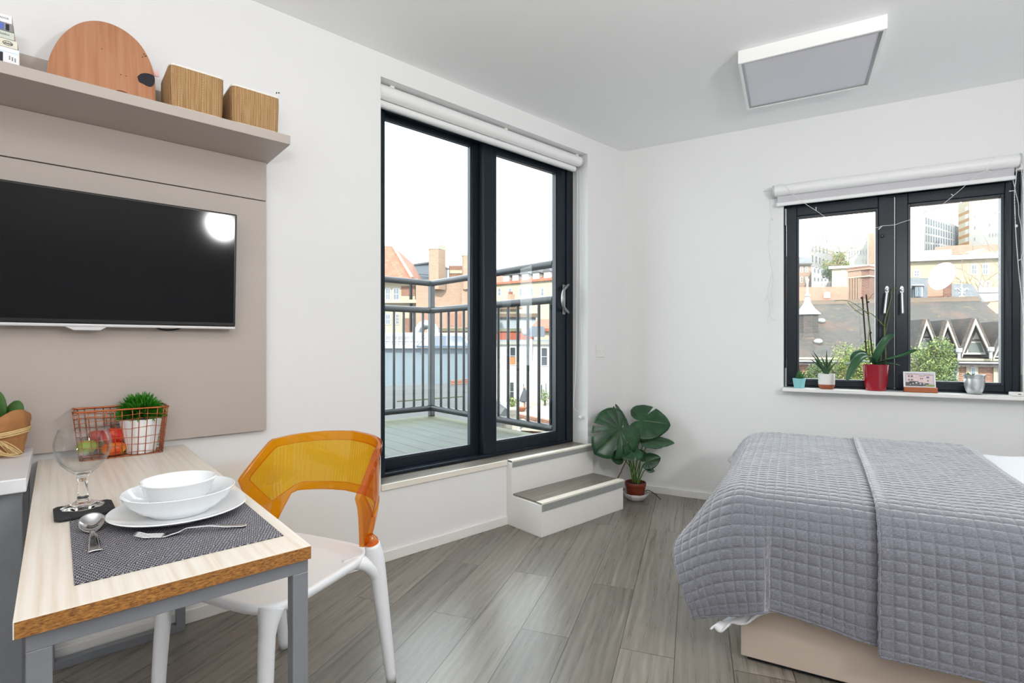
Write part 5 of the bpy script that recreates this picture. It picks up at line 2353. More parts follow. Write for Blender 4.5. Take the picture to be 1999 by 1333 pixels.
# ================================================================ outside: the town
GZ = -5.0
b = MB()
b.slab([P(-3000, HY, 3).xy.to_3d() + Vector((0, 0, GZ)), P(5000, HY, 3).xy.to_3d() + Vector((0, 0, GZ)), P(3500, HY, 180).xy.to_3d() + Vector((0, 0, GZ)), P(-1500, HY, 180).xy.to_3d() + Vector((0, 0, GZ))], (0, 0, -.3))
tag(b.build('ground', M('town_ground', '#6e6b64', .9, var=.3, vs=.6)), 'grey ground far below the balcony', 'ground', kind='structure')

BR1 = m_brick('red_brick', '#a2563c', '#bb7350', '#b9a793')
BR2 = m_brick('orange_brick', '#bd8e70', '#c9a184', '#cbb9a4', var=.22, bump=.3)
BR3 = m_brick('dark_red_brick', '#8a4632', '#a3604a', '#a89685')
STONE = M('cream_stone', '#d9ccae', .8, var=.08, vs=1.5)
TAN = M('tan_stone', '#cbbb9f', .8, var=.14, vs=.7)
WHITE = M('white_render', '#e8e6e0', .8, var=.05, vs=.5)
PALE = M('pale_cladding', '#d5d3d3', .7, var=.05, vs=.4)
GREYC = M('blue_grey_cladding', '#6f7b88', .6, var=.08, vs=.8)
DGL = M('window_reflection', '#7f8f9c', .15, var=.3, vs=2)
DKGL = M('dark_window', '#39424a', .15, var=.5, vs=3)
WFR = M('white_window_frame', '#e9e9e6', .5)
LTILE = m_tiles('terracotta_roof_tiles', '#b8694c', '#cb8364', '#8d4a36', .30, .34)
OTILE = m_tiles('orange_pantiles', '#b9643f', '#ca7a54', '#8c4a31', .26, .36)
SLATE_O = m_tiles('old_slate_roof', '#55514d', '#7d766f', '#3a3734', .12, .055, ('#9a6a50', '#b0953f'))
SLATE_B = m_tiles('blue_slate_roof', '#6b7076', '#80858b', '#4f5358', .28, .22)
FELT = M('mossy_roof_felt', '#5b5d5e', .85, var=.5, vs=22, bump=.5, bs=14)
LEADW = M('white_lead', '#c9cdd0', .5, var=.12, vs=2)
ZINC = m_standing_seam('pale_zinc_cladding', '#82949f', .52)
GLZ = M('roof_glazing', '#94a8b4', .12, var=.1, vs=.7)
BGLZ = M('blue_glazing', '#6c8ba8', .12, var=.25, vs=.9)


def zpy(py, d):
    return H + (HY - py) / F * d


class Block:
    def __init__(s, name, label, cat, A, B, ytop, depth, mat, zbot=GZ, ztop=None, kind=None, group=None, part='wall'):
        (pa, da), (pb, db) = A, B
        s.a, s.c = P(pa, HY, da), P(pb, HY, db)
        s.d = (s.c - s.a).normalized()
        n = Vector((-s.d.y, s.d.x, 0))
        s.n = n if n.dot(FWD) > 0 else -n
        s.zt = zpy(ytop, da) if ztop is None else ztop
        s.depth = depth
        s.e = ray((pa + pb) / 2, HY).normalized()
        m = (s.a + s.c) / 2 + s.e * depth / 2
        s.root = thing(name, (m.x, m.y, zbot), label, cat, group)
        b = MB()
        q = [s.a, s.c, s.c + s.e * depth, s.a + s.e * depth]
        b.slab([(v.x, v.y, zbot) for v in q], (0, 0, s.zt - zbot))
        b.build(part, mat, s.root)

    def at(s, px, py, out=0):
        r = ray(px, py)
        o = s.a - s.n * out
        t = (o - CAM).dot(s.n) / r.dot(s.n)
        return CAM + r * t

    def rect(s, px0, px1, py0, py1, out, th, inset=0):
        m = s.at((px0 + px1) / 2, (py0 + py1) / 2)
        p0, p1 = s.at(px0, (py0 + py1) / 2), s.at(px1, (py0 + py1) / 2)
        z0, z1 = s.at((px0 + px1) / 2, py1).z, s.at((px0 + px1) / 2, py0).z
        x0, x1 = (p0 - s.a).dot(s.d) + inset, (p1 - s.a).dot(s.d) - inset
        z0, z1 = z0 + inset, z1 - inset
        b0 = s.a - s.n * out
        return [Vector(((b0 + s.d * x).x, (b0 + s.d * x).y, z)) for x, z in ((x0, z0), (x1, z0), (x1, z1), (x0, z1))]

    def panel(s, name, mat, px0, px1, py0, py1, out=.03, label=None, parent=None):
        b = MB()
        b.slab(s.rect(px0, px1, py0, py1, out, 0), s.n * (out + .02))
        o = b.build(name, mat, parent or s.root)
        if label:
            o['label'] = label
        return o

    def window(s, px0, px1, py0, py1, glass=None, frame=None, bars=(1, 1), fr=.07, out=.04):
        o = s.panel('window', frame or WFR, px0, px1, py0, py1, out)
        q = s.rect(px0, px1, py0, py1, out + .012, 0, fr)
        nx, ny = bars
        b = MB()
        g = .5 * fr
        w_, h_ = (q[1] - q[0]), (q[3] - q[0])
        for i in range(nx):
            for j in range(ny):
                a0, a1 = i / nx, (i + 1) / nx
                c0_, c1_ = j / ny, (j + 1) / ny
                gx, gy = g / max(w_.length, .01) * .5, g / max(h_.length, .01) * .5
                a0 += gx if i else 0
                a1 -= gx if i < nx - 1 else 0
                c0_ += gy if j else 0
                c1_ -= gy if j < ny - 1 else 0
                b.slab([q[0] + w_ * a + h_ * c for a, c in ((a0, c0_), (a1, c0_), (a1, c1_), (a0, c1_))], s.n * .02)
        b.build('pane', glass or DGL, o)
        return o

    def cornice(s, py, hgt, out=.25, mat=None, px0=None, px1=None):
        d0 = (s.a - CAM).dot(FWD)
        z1 = s.at((px0 + px1) / 2, py).z if px0 else s.zt
        L = (s.c - s.a).length
        x0, x1 = (-out, L + out) if not px0 else ((s.at(px0, py) - s.a).dot(s.d), (s.at(px1, py) - s.a).dot(s.d))
        b = MB()
        q = [s.a + s.d * x0 - s.n * out, s.a + s.d * x1 - s.n * out, s.a + s.d * x1 + s.n * .1, s.a + s.d * x0 + s.n * .1]
        b.slab([(v.x, v.y, z1 - hgt) for v in q], (0, 0, hgt))
        return b.build('cornice', mat or STONE, s.root)


def slope(root, name, mat, pts, th=.18):
    b = MB()
    q = [P(*p) for p in pts]
    n = (q[1] - q[0]).cross(q[2] - q[0]).normalized()
    if n.z < 0:
        n = -n
    b.slab(q, -n * th)
    return b.build(name, mat, root)


# --- through the door, left pane
k1 = Block('house', 'stone and brick house with a red tiled hipped roof, left in the sliding door', 'building', (690, 34), (816, 34), 545, 2.4, STONE)
k1.panel('brick_panel', BR1, 783.5, 810, 558, 577)
k1.panel('brick_panel', BR1, 785, 806, 621, 649)
for q in ((752, 763, 562, 586), (767, 780.5, 562, 586), (752, 763, 612, 634)):
    k1.window(*q, bars=(2, 2))
k1.window(772, 780, 612, 634, DKGL, bars=(2, 3))
k1.cornice(586, .22, .5, STONE, 690, 817)
k1.cornice(545, .2, .3, STONE, 690, 817)
for px in (801.5, 813):
    b = MB()
    b.tube([k1.at(px, 550, .1), k1.at(px, 646, .1)], .09, 8)
    b.build('downpipe', DARKPL, k1.root)
slope(k1.root, 'roof', LTILE, [(640, 545, 33.2), (805, 543, 33.2), (767, 480, 37.5), (640, 480, 37.5)])
slope(k1.root, 'roof', LTILE, [(805, 543, 33.2), (823, 545, 41), (806, 514, 40), (767, 480, 37.5)])
b = MB()
b.tube([P(805, 542.5, 33.1), P(767, 480, 37.4)], .10, 8)
tag(b.build('hip_ridge', M('pale_ridge_tiles', '#d9b39a', .8), k1.root), 'pale ridge tiles')

k2 = thing('rooftop_extension', P(835, 545, 44), 'blue grey clad rooftop extension behind the first brick chimney', 'building')
b = MB()
zt_, z0_ = zpy(513.5, 42), GZ
q = [P(790, HY, 44), P(850, HY, 42), P(874, HY, 45.6), P(830, HY, 50)]
b.slab([(v.x, v.y, z0_) for v in q], (0, 0, zt_ - z0_))
b.build('wall', GREYC, k2)
b = MB()
q2 = [P(788, HY, 44.1), P(850, HY, 41.6), P(876, HY, 45.7), P(830, HY, 50.5)]
b.slab([(v.x, v.y, zt_) for v in q2], (0, 0, .14))
b.build('roof', M('dark_roof_edge', '#4a4f55', .5), k2)
b = MB()
for py in (535, 540, 545):
    b.tube([P(812, py, 42.6), P(838, py + 1.5, 41.9)], .03, 6)
b.build('guard_rail', LEAD, k2)

k3 = Block('brick_warehouse', 'tall plain brick building with two chimneys seen through the sliding door', 'building', (812, 31), (956, 31), 546, 6, BR2)
k3.panel('brick_pier', BR2, 903, 921.5, 548, 640, .35)
k3.panel('render_patch', M('pink_render', '#b98a76', .85, var=.12, vs=1.2), 824, 842, 612, 640, .02)
k3.panel('render_patch', M('pink_render', '#b98a76', .85), 871, 902, 612, 636, .02)
k3.panel('render_patch', M('pink_render', '#b98a76', .85), 909, 940, 612, 636, .02)
b = MB()
b.slab([k3.at(874, 516) + k3.n * .5, k3.at(940, 516) + k3.n * .5, k3.at(940, 548) + k3.n * .5, k3.at(874, 548) + k3.n * .5], k3.n * 3)
b.build('parapet', BR1, k3.root)
b = MB()
b.slab([k3.at(876, 525) + k3.n * .45, k3.at(906, 525) + k3.n * .45, k3.at(906, 531.5) + k3.n * .45, k3.at(876, 531.5) + k3.n * .45], k3.n * .1)
b.build('stone_band', STONE, k3.root)
for pa, pb, yt in ((837, 856, 478), (902, 921.5, 490.5)):
    b = MB()
    A_, B_ = P(pa, HY, 30.9), P(pb, HY, 30.4)
    d_ = (B_ - A_).normalized()
    n_ = Vector((-d_.y, d_.x, 0))
    n_ = n_ if n_.dot(FWD) > 0 else -n_
    M_ = A_.lerp(B_, .42) - n_ * .25
    z1_, z0_ = zpy(yt + 9, 30.6), zpy(565, 30.6)
    b.slab([(v.x, v.y, z0_) for v in (A_, M_, B_, B_ + n_ * .6, A_ + n_ * .6)], (0, 0, z1_ - z0_))
    cst = b.build('chimney', BR2, k3.root)
    b = MB()
    b.slab([(v.x, v.y, z1_) for v in (A_ - d_ * .02, M_ - n_ * .03, B_ + d_ * .02, B_ + n_ * .63, A_ + n_ * .63)], (0, 0, zpy(yt, 30.6) - z1_))
    b.build('chimney_cap', M('lichen_stone', '#c9c7b4', .85, var=.25, vs=5), cst)

k4 = Block('parapet_wall', 'low red painted brick parapet between the glass roof and the brick warehouse', 'wall', (855, 26.5), (1042, 26.5), 641, .4, M('red_painted_brick', '#b25a40', .8, var=.15, vs=3))
k4.cornice(641, .16, .08, M('mossy_coping', '#7b7a60', .9, var=.4, vs=6))

dct = thing('air_duct', P(834, 648, 25), 'silver bent ventilation duct above the glazed roof', 'duct')
b = MB()
b.tube(spline([P(818, 660, 25), P(819, 645, 25), P(826, 635, 25), P(838, 635, 25), P(847, 643, 25), P(848, 660, 25)], 6), .23, 14)
b.build('duct_bend', M('galvanised_duct', '#b9c3c6', .3, metal=.7, var=.3, vs=6), dct, smooth='auto')
b = MB()
b.slab([P(834, 642, 24.6), P(856, 642, 24.6), P(856, 656, 24.6), P(834, 656, 24.6)], FWD * .6)
b.build('fan_box', LEADW, dct)

k5 = Block('glass_roofed_hall', 'low hall with pale zinc walls and a glazed roof beyond the balcony', 'building', (680, 20), (928, 20), 677, 3.2, ZINC)
slope(k5.root, 'glazed_roof', GLZ, [(680, 677, 19.9), (930, 677, 19.9), (930, 651, 23.2), (680, 651, 23.2)], .08)
slope(k5.root, 'skylight', BGLZ, [(812, 674.5, 19.6), (918, 674.5, 19.6), (902, 655.5, 21.7), (832, 655.5, 21.7)], .05)
b = MB()
for i in range(20):
    px = 690 + i * 12.2
    b.bar(P(px, 676.5, 19.72), P(px + 1.5, 651.5, 23.0), .05, .05)
b.bar(P(680, 665, 21.1), P(930, 665, 21.1), .05, .05)
b.bar(P(680, 676.5, 19.8), P(930, 676.5, 19.8), .12, .12)
b.bar(P(680, 651.5, 23.0), P(930, 651.5, 23.0), .10, .10)
for pa, pb in (((812, 674.5), (832, 655.5)), ((918, 674.5), (902, 655.5))):
    b.bar(P(*pa, 19.5), P(*pb, 21.6), .05, .05)
b.build('glazing_bars', WFR, k5.root)

k6 = thing('felt_roof', P(850, 800, 12), 'dark mossy low pitched roof just below the balcony', 'roof')
slope(k6, 'roof', FELT, [(600, 760, 15.8), (926, 746, 15.8), (989, 793, 12.4), (960, 830, 10.6), (600, 905, 8.6)], .2)
b = MB()
b.bar(P(775, 783.5, 12.0), P(903, 774, 12.6), .03, .03)
tag(b.build('roof_seam', M('moss', '#4f5233', .9), k6), 'mossy seam across the roof')
b = MB()
b.bar(P(926, 746, 15.7), P(990, 794, 12.3), .12, .10)
b.build('verge', LEADW, k6)
b = MB()
b.bar(P(880, 747, 15.5), P(945, 741, 15.9), .10, .14)
tag(b.build('brick_upstand', BR1, k6), 'brick upstand')

# --- through the door, right pane
k7 = Block('rendered_house', 'white rendered house with sash windows beyond the balcony rail', 'building', (950, 22), (1110, 22), 666, 4, WHITE)
WARM = M('warm_interior', '#b5793d', .5, var=.5, vs=5)
w1 = k7.window(994, 1008, 676, 713, DKGL, bars=(1, 2), fr=.05)
k7.panel('lit_room', WARM, 995.5, 1006.5, 696.5, 711, .06)
k7.window(1055, 1070, 677, 715, DKGL, bars=(1, 2), fr=.05)
k7.window(993.5, 1005, 744, 784, DKGL, bars=(1, 2), fr=.05)
k7.window(1019, 1025, 747, 764, DGL, bars=(1, 2), fr=.04)
k7.window(1062.5, 1069, 746, 772, DGL, fr=.04)
k7.window(1054, 1060, 749, 779, DKGL, fr=.04)
k7.cornice(666, .14, .15, M('gutter_grey', '#a9a79a', .7))
b = MB()
for px in (1037, 1081):
    b.tube([k7.at(px, 662, .2), k7.at(px, 700 if px == 1037 else 770, .12)], .05, 8)
b.build('downpipe', WFR, k7.root)
b = MB()
q = [k7.a - k7.n * .1, k7.c - k7.n * .1, k7.c + k7.n * 4.5, k7.a + k7.n * 4.5]
b.slab([(v.x, v.y, k7.zt) for v in q], (0, 0, .06))
tag(b.build('flat_roof', M('blue_grey_roof', '#7f95a6', .5, var=.2, vs=1), k7.root), 'blue grey flat roof')

k8 = thing('roof_plant_unit', P(1049, 660, 25), 'blue grey plant unit on the flat roof of the white house', 'roof unit')
b = MB()
b.slab([P(1034.5, 657, 25), P(1063.5, 657, 25), P(1063.5, 640, 25), P(1060, 637, 25), P(1037, 637, 25), P(1034.5, 640, 25)], FWD * .8)
b.build('casing', GREYC, k8)
b = MB()
b.ball(P(1026, 646, 25.2), .20, .20, .24, seg=16, rings=10)
tag(b.build('vent_dome', LEADW, k8, smooth=True), 'white vent dome')

k9 = Block('annex', 'pale blue grey building with a mossy roof edge above the red parapet', 'building', (962, 39), (1046, 39), 612, 5, M('pale_blue_render', '#bccbd4', .8, var=.08, vs=1))
k9.cornice(606, .3, .3, M('brown_roof_edge', '#7d6b58', .9, var=.4, vs=3))
k10 = Block('tiled_cottage', 'cottage with an orange tiled roof by the right edge of the sliding door', 'building', (1058, 33), (1112, 33), 640, 4, STONE)
slope(k10.root, 'roof', OTILE, [(1036, 641, 32.6), (1115, 641, 32.6), (1115, 622, 36), (1050, 623, 36)])

k11 = Block('terrace', 'long pale terrace with dormer windows on the hill beyond the sliding door', 'building', (930, 82), (1130, 71.5), 556, 9, STONE)
z_e, z_r = k11.zt, k11.zt + 2.1
b = MB()
q = [k11.a - k11.n * .4, k11.c - k11.n * .4, k11.c + k11.n * 4.5, k11.a + k11.n * 4.5]
b.slab([(q[0].x, q[0].y, z_e), (q[1].x, q[1].y, z_e), (q[2].x, q[2].y, z_r), (q[3].x, q[3].y, z_r)], (0, 0, -.3))
b.build('roof', LTILE, k11.root)
for px in (988, 1006, 1025, 1046, 1068):
    p = k11.at(px, 545, .1)
    b = MB()
    d_, n_ = k11.d, k11.n
    for z0_, z1_ in ((z_e + .1, z_e + 1.1),):
        q = [p - d_ * .55, p + d_ * .55, p + d_ * .55 + n_ * 2.5, p - d_ * .55 + n_ * 2.5]
        b.slab([(v.x, v.y, z0_) for v in q], (0, 0, z1_ - z0_))
    dm_ = b.build('dormer', WHITE, k11.root)
    b = MB()
    A0, A1, A2 = p - d_ * .75 - n_ * .2, p + d_ * .75 - n_ * .2, p - n_ * .2
    b.slab([(A0.x, A0.y, z_e + 1.05), (A1.x, A1.y, z_e + 1.05), (A2.x, A2.y, z_e + 1.85)], n_ * 3)
    b.build('dormer_roof', SLATE_B, dm_)
for i in range(6):
    px = 972 + i * 21
    k11.window(px, px + 6, 562, 578, DGL, bars=(1, 2), fr=.1)

k12 = Block('chimney_house', 'house ridge with a buff chimney and three pots seen above the middle rail', 'building', (940, 45), (1012, 45), 590, 5, STONE)
slope(k12.root, 'roof', M('brown_tiles', '#9a7c62', .85, var=.3, vs=2), [(935, 600, 44.6), (1020, 600, 44.6), (1016, 587, 47), (935, 586, 47)])
b = MB()
b.slab([P(991, 595, 44.4), P(1005, 595, 44.4), P(1005, 574, 44.4), P(991, 574, 44.4)], FWD * .7)
cst = b.build('chimney', BR2, k12.root)
for px in (993.5, 996.5, 999.5):
    b = MB()
    b.tube([P(px, 575, 44.6), P(px, 569.5, 44.6)], .07, 8)
    b.build('chimney_pot', LTILE, cst)

k13 = Block('brick_garden_wall', 'red brick garden wall below the balcony rail', 'wall', (1006, 17.2), (1125, 14.6), 808, .3, BR1)
k14 = Block('stone_garden_wall', 'rubble stone garden wall in the corner below the balcony', 'wall', (930, 15.6), (1010, 16.2), 806, .3, m_brick('rubble_stone', '#9c978c', '#b5afa2', '#7d776c', .32, .14))
b = MB()
q = [P(930, HY, 16.5), P(1120, HY, 15.5), P(1120, HY, 21.9), P(930, HY, 21.9)]
zp = zpy(803, 19)
b.slab([(v.x, v.y, zp) for v in q], (0, 0, -.2))
tag(b.build('patio', M('pale_patio', '#c9c2b4', .85, var=.2, vs=1.5)), 'pale paved patio in front of the white house', 'patio', kind='structure')
pa_ = P(1024, 800, 19.4)
um = thing('closed_parasol', (pa_.x, pa_.y, zp), 'closed dark grey parasol on the patio of the white house', 'parasol')
b = MB()
pts = [P(1024.5, 757, 19.4), P(1024.2, 762, 19.4), P(1023, 774, 19.4), P(1022.5, 783, 19.4), P(1023, 785, 19.4)]
b.tube(pts, [.02, .06, .14, .17, .06], 14)
b.build('folded_canopy', M('charcoal_canvas', '#4b4f58', .85, var=.2, vs=8), um, smooth='auto')
b = MB()
b.tube([Vector((pa_.x, pa_.y, zp)), P(1024.5, 756, 19.4)], .03, 8)
b.build('pole', M('orange_wood', '#b8763c', .6), um)
p = P(1018, 800, 19.0)
t = thing('terracotta_planter', (p.x, p.y, zp), 'terracotta bowl on the patio beside the closed parasol', 'planter')
b = MB()
b.lathe([(0, .0), (.10, 0), (.19, .13), (.20, .15), (.17, .15), (0, .10)], 20, (p.x, p.y, zp + .001))
b.build('bowl', M('terracotta_outdoor', '#b4673f', .8), t, smooth='auto')


def bush(name, label, c, r, n, leaf_, mats, seed, cat='shrub', sq_=(1, 1, 1), group=None, trunk=True, clumps=7, zg=None):
    """crown of small leaf quads around several clumps, with a trunk"""
    rr = random.Random(seed)
    c = Vector(c)
    zg = c.z - r * sq_[2] if zg is None else zg
    root = thing(name, (c.x, c.y, zg), label, cat, group)
    cl = [(c, .55 * r)]
    for i in range(clumps):
        v = Vector((rr.gauss(0, 1), rr.gauss(0, 1), rr.gauss(0, .9))).normalized() * r * rr.uniform(.35, .75)
        cl.append((c + Vector((v.x * sq_[0], v.y * sq_[1], v.z * sq_[2])), r * rr.uniform(.28, .5)))
    for k_, mt in enumerate(mats):
        b = MB()
        for i in range(n // len(mats)):
            cc, cr_ = rr.choice(cl)
            v = Vector((rr.gauss(0, 1), rr.gauss(0, 1), rr.gauss(0, 1))).normalized() * cr_ * rr.uniform(.35, 1.08) ** .6
            p = cc + Vector((v.x, v.y, v.z * (1.0 + .45 * (sq_[2] - 1))))
            a = Vector((rr.gauss(0, 1), rr.gauss(0, 1), rr.gauss(0, .6))).normalized()
            s_ = a.orthogonal().normalized()
            s_ = Matrix.Rotation(rr.uniform(0, 6.28), 3, a) @ s_
            L = leaf_ * rr.uniform(.6, 1.3)
            b.face([b.v(p), b.v(p + s_ * L * .5 + a * L * .28), b.v(p + s_ * L), b.v(p + s_ * L * .5 - a * L * .28)])
        b.build(('foliage', 'foliage_spray', 'lower_foliage', 'young_foliage')[k_], mt, root, normals=False)
    if trunk:
        b = MB()
        b.tube([(c.x, c.y, zg), (c.x, c.y, c.z)], [.06 * r + .03, .03 * r + .01], 8)
        for i in range(5):
            b.tube([(c.x, c.y, c.z - r * .3), cl[min(i + 1, len(cl) - 1)][0]], [.03 * r, .008], 6)
        b.build('trunk', M('bark', '#5a4a3a', .9, var=.3, vs=8), root)
    return root


LG1 = M('tree_leaf_green', '#6b8a3c', .6, var=.4, vs=2.5)
LG2 = M('tree_leaf_yellow_green', '#aeb956', .6, var=.3, vs=2.5)
LG3 = M('tree_leaf_dark', '#48693a', .6, var=.4, vs=2.5)
p = P(1000, 795, 20.5)
bush('shrub', 'small bright green shrub on the patio by the white house', (p.x, p.y, zp + .22), .24, 260, .09, (LG2, LG1), 5, zg=zp, clumps=4)
p = P(1064, 792, 20.8)
bush('shrub', 'thin climbing shrub on the wall of the white house', (p.x, p.y, zp + .35), .32, 200, .08, (LG1,), 6, zg=zp, clumps=4, sq_=(.6, .6, 1.4))
t = thing('flue_outlet', P(1015, 840, 14.6), 'white flue pipe outlet against the stone garden wall', 'pipe')
b = MB()
b.tube(spline([P(1012, 850, 14.6), P(1014, 836, 14.6), P(1019, 830, 14.5), P(1020, 826, 14.3)], 4), .06, 10)
b.build('pipe_bend', WFR, t, smooth='auto')
b = MB()
b.tube([P(1020, 829, 14.35), P(1020.5, 823, 14.2)], .09, 10)
b.build('cowl', WFR, t, smooth='auto')

# --- through the casement window, left sash
k20 = Block('apartment_tower', 'pale modern apartment block high on the hill, left in the casement window', 'building', (1580, 100), (1648, 112), 436, 20, PALE)
for i, px in enumerate((1584, 1591, 1598, 1605, 1612)):
    for y0 in (452, 475, 497, 518):
        k20.window(px, px + 3.4, y0 + i * 2.2, y0 + 16 + i * 1.6, DGL, bars=(1, 2), fr=.12)
k21 = Block('office_block', 'cream office block with window bands behind the bare tree', 'building', (1645, 95), (1694, 92), 461, 14, WHITE)
for y0 in (464, 489):
    for i in range(7):
        k21.window(1656 + i * 5.4, 1660.3 + i * 5.4, y0 - i * .5, y0 + 11 - i * .5, DGL, fr=.12)
k22 = Block('brick_office', 'orange brick block beside the cream office block', 'building', (1694.5, 88), (1735, 86), 455, 14, BR2)
k23 = Block('old_brick_house', 'old brick house at the left edge of the casement window', 'building', (1535, 70), (1584, 70), 512, 10, BR2)
slope(k23.root, 'roof', SLATE_B, [(1530, 514, 69.5), (1586, 514, 69.5), (1578, 502, 74), (1530, 500, 74)])
for q in ((1562, 1567, 520, 532), (1572, 1577, 520, 532), (1562, 1567, 540, 552), (1572, 1577, 540, 552)):
    k23.window(*q, bars=(1, 2), fr=.1)
k24 = Block('white_flats', 'narrow white flats stepping down behind the tiled roof', 'building', (1584, 66), (1618, 72), 520, 8, WHITE)
for i in range(4):
    for y0 in (523, 540):
        k24.window(1588 + i * 7, 1591.5 + i * 7, y0 + i, y0 + 11 + i, DGL, fr=.1)
k25 = Block('low_white_range', 'low white range with a row of small windows above the orange roof', 'building', (1588, 52), (1626, 52), 549, 6, WHITE)
for i in range(6):
    k25.window(1592 + i * 5.4, 1594.6 + i * 5.4, 552, 557.5, DGL, fr=.05)
k26 = Block('cream_house', 'plain cream house with two small windows behind the big brick chimney', 'building', (1624, 48), (1735, 46.5), 520, 8, STONE)
k26.cornice(520, .25, .25, WHITE)
for q in ((1642, 1649, 527.5, 536), (1642, 1649, 547, 556)):
    k26.window(*q, bars=(2, 2), fr=.08)


def bare_tree(name, label, base, top, spread, seed, mat, group='bare winter trees on the hill'):
    rr = random.Random(seed)
    root = thing(name, base, label, 'tree', group)
    base, top = Vector(base), Vector(top)
    b = MB()
    hgt = (top - base).length

    def grow(p, d, L, r, lev):
        pts = [p]
        for i in range(4):
            d = (d + Vector((rr.gauss(0, .10), rr.gauss(0, .10), rr.gauss(0, .06) + .04))).normalized()
            pts.append(pts[-1] + d * L / 4)
        b.tube(pts, [r * (1 - .16 * i) for i in range(5)], 5 if lev < 3 else 3, cap=False)
        if lev >= 5:
            return
        for i in range(3 if lev < 4 else 2):
            a = rr.uniform(0, 6.28)
            s_ = d.orthogonal().normalized()
            s_ = Matrix.Rotation(a, 3, d) @ s_
            grow(pts[rr.choice((2, 3, 4))], (d * .75 + s_ * spread * rr.uniform(.6, 1.1)).normalized(), L * rr.uniform(.62, .78), r * .55, lev + 1)
    grow(base, (top - base).normalized(), hgt * .42, hgt * .022, 0)
    b.build('branches', mat, root, normals=False)
    return root


TWIG = M('tan_bark', '#a8936c', .9, var=.25, vs=2)
b = MB()
q = [(P(1430, HY, 47), GZ), (P(2150, HY, 47), GZ), (P(2150, HY, 60), 6.2), (P(1430, HY, 60), 6.2)]
b.slab([(v.x, v.y, z) for v, z in q], (0, 0, -1))
q = [(P(1430, HY, 60), 6.2), (P(2150, HY, 60), 6.2), (P(2150, HY, 130), 16), (P(1430, HY, 130), 16)]
b.slab([(v.x, v.y, z) for v, z in q], (0, 0, -1))
tag(b.build('hillside', M('hill_grass', '#8a8a5c', .9, var=.3, vs=.3)), 'wooded hillside behind the town', 'hill', kind='structure')
bare_tree('bare_tree', 'spreading bare tree in front of the office block, left sash', P(1638, 583, 62), P(1650, 440, 62), .85, 21, TWIG)
bush('ivy', 'patch of green ivy on the bare tree in the left sash', P(1640, 512, 62), 1.5, 2600, .17, (LG2, LG1), 22, 'ivy', sq_=(1.4, 1, 1), zg=P(1640, 540, 62).z)
bush('evergreen', 'dark evergreen bush below the bare tree in the left sash', P(1619, 530, 60), 1.0, 1500, .16, (LG3,), 23, 'shrub', zg=P(1619, 552, 60).z)

k27 = Block('pantiled_house', 'house with a wide orange pantiled roof and skylight, left sash', 'building', (1500, 34), (1740, 34), 601, 7, STONE)
slope(k27.root, 'roof', OTILE, [(1490, 603, 33.7), (1745, 600, 33.7), (1745, 559, 40), (1490, 561, 40)])
sk = slope(k27.root, 'skylight', WFR, [(1608, 579, 36.2), (1621, 579, 36.2), (1620, 570, 37.6), (1610, 570, 37.6)], .12)
slope(sk, 'pane', DGL, [(1609.8, 577.6, 36.3), (1619.6, 577.6, 36.3), (1618.8, 571.2, 37.45), (1611, 571.2, 37.45)], .06)

k28 = Block('brick_chimney_stack', 'tall ornate red brick chimney stack rising behind the slate roof, left sash', 'chimney', (1655, 30.2), (1681, 29.6), 530, .8, BR2, zbot=-2)
b = MB()
b.slab([(v.x, v.y, -2) for v in (k28.c + k28.d * .01, k28.c + k28.d * .40 + k28.n * .12, k28.c + k28.d * .40 + k28.n * .8, k28.c + k28.d * .01 + k28.n * .8)], (0, 0, k28.zt + 2.0))
b.build('side_pier', BR3, k28.root)  # lit front and shaded side put into two brick colours
for z0_, z1_, o_, mt in ((k28.zt - .42, k28.zt - .34, .06, STONE), (k28.zt + .0, k28.zt + .10, .05, BR2), (k28.zt + .10, k28.zt + .22, .01, BR3)):
    b = MB()
    q = [k28.a - k28.d * o_ - k28.n * o_, k28.c + k28.d * (.40 + o_) - k28.n * o_, k28.c + k28.d * (.40 + o_) + k28.n * (.8 + o_), k28.a - k28.d * o_ + k28.n * (.8 + o_)]
    b.slab([(v.x, v.y, z0_) for v in q], (0, 0, z1_ - z0_))
    b.build('corbel', mt, k28.root)
for i in range(5):
    k28.panel('flue_rib', BR2, 1656 + i * 5, 1658.4 + i * 5, 543, 600, .06)

# turret
tc = P(1576, HY, 22.5)
tu = thing('turret', (tc.x, tc.y, GZ), 'small brick turret with a white lead spire at the left edge of the casement window', 'turret')


def tz(py):
    return zpy(py, 22.5)


def px2m(n_):
    return n_ * 22.5 / F


b = MB()
b.lathe([(px2m(24), tz(614.5)), (px2m(24), tz(613)), (px2m(14), tz(603)), (px2m(7), tz(592)), (px2m(3.2), tz(579)), (px2m(2), tz(570)), (0, tz(568))], 8, (tc.x, tc.y, 0))
b.build('spire', LEADW, tu)
b = MB()
b.lathe([(px2m(1.6), tz(580)), (px2m(5), tz(578)), (px2m(5), tz(576.5)), (px2m(2.2), tz(573)), (px2m(1.8), tz(560)), (px2m(2.4), tz(550)), (px2m(3.6), tz(546)), (px2m(1.2), tz(542.5)), (0, tz(542))], 12, (tc.x, tc.y, 0))
b.build('finial', LEADW, tu, smooth='auto')
b = MB()
b.lathe([(px2m(19.5), tz(614.5)), (px2m(19.5), tz(640)), (px2m(20.5), tz(650)), (px2m(24), tz(659)), (px2m(31), tz(668))], 8, (tc.x, tc.y, 0))
b.build('skirt_roof', SLATE_O, tu)
b = MB()
b.lathe([(px2m(31), tz(668)), (px2m(33), tz(670)), (px2m(33), tz(677)), (px2m(29), tz(681)), (px2m(29), tz(688)), (px2m(27), tz(689)), (0, tz(689))], 8, (tc.x, tc.y, 0))
b.build('cornice', STONE, tu)
b = MB()
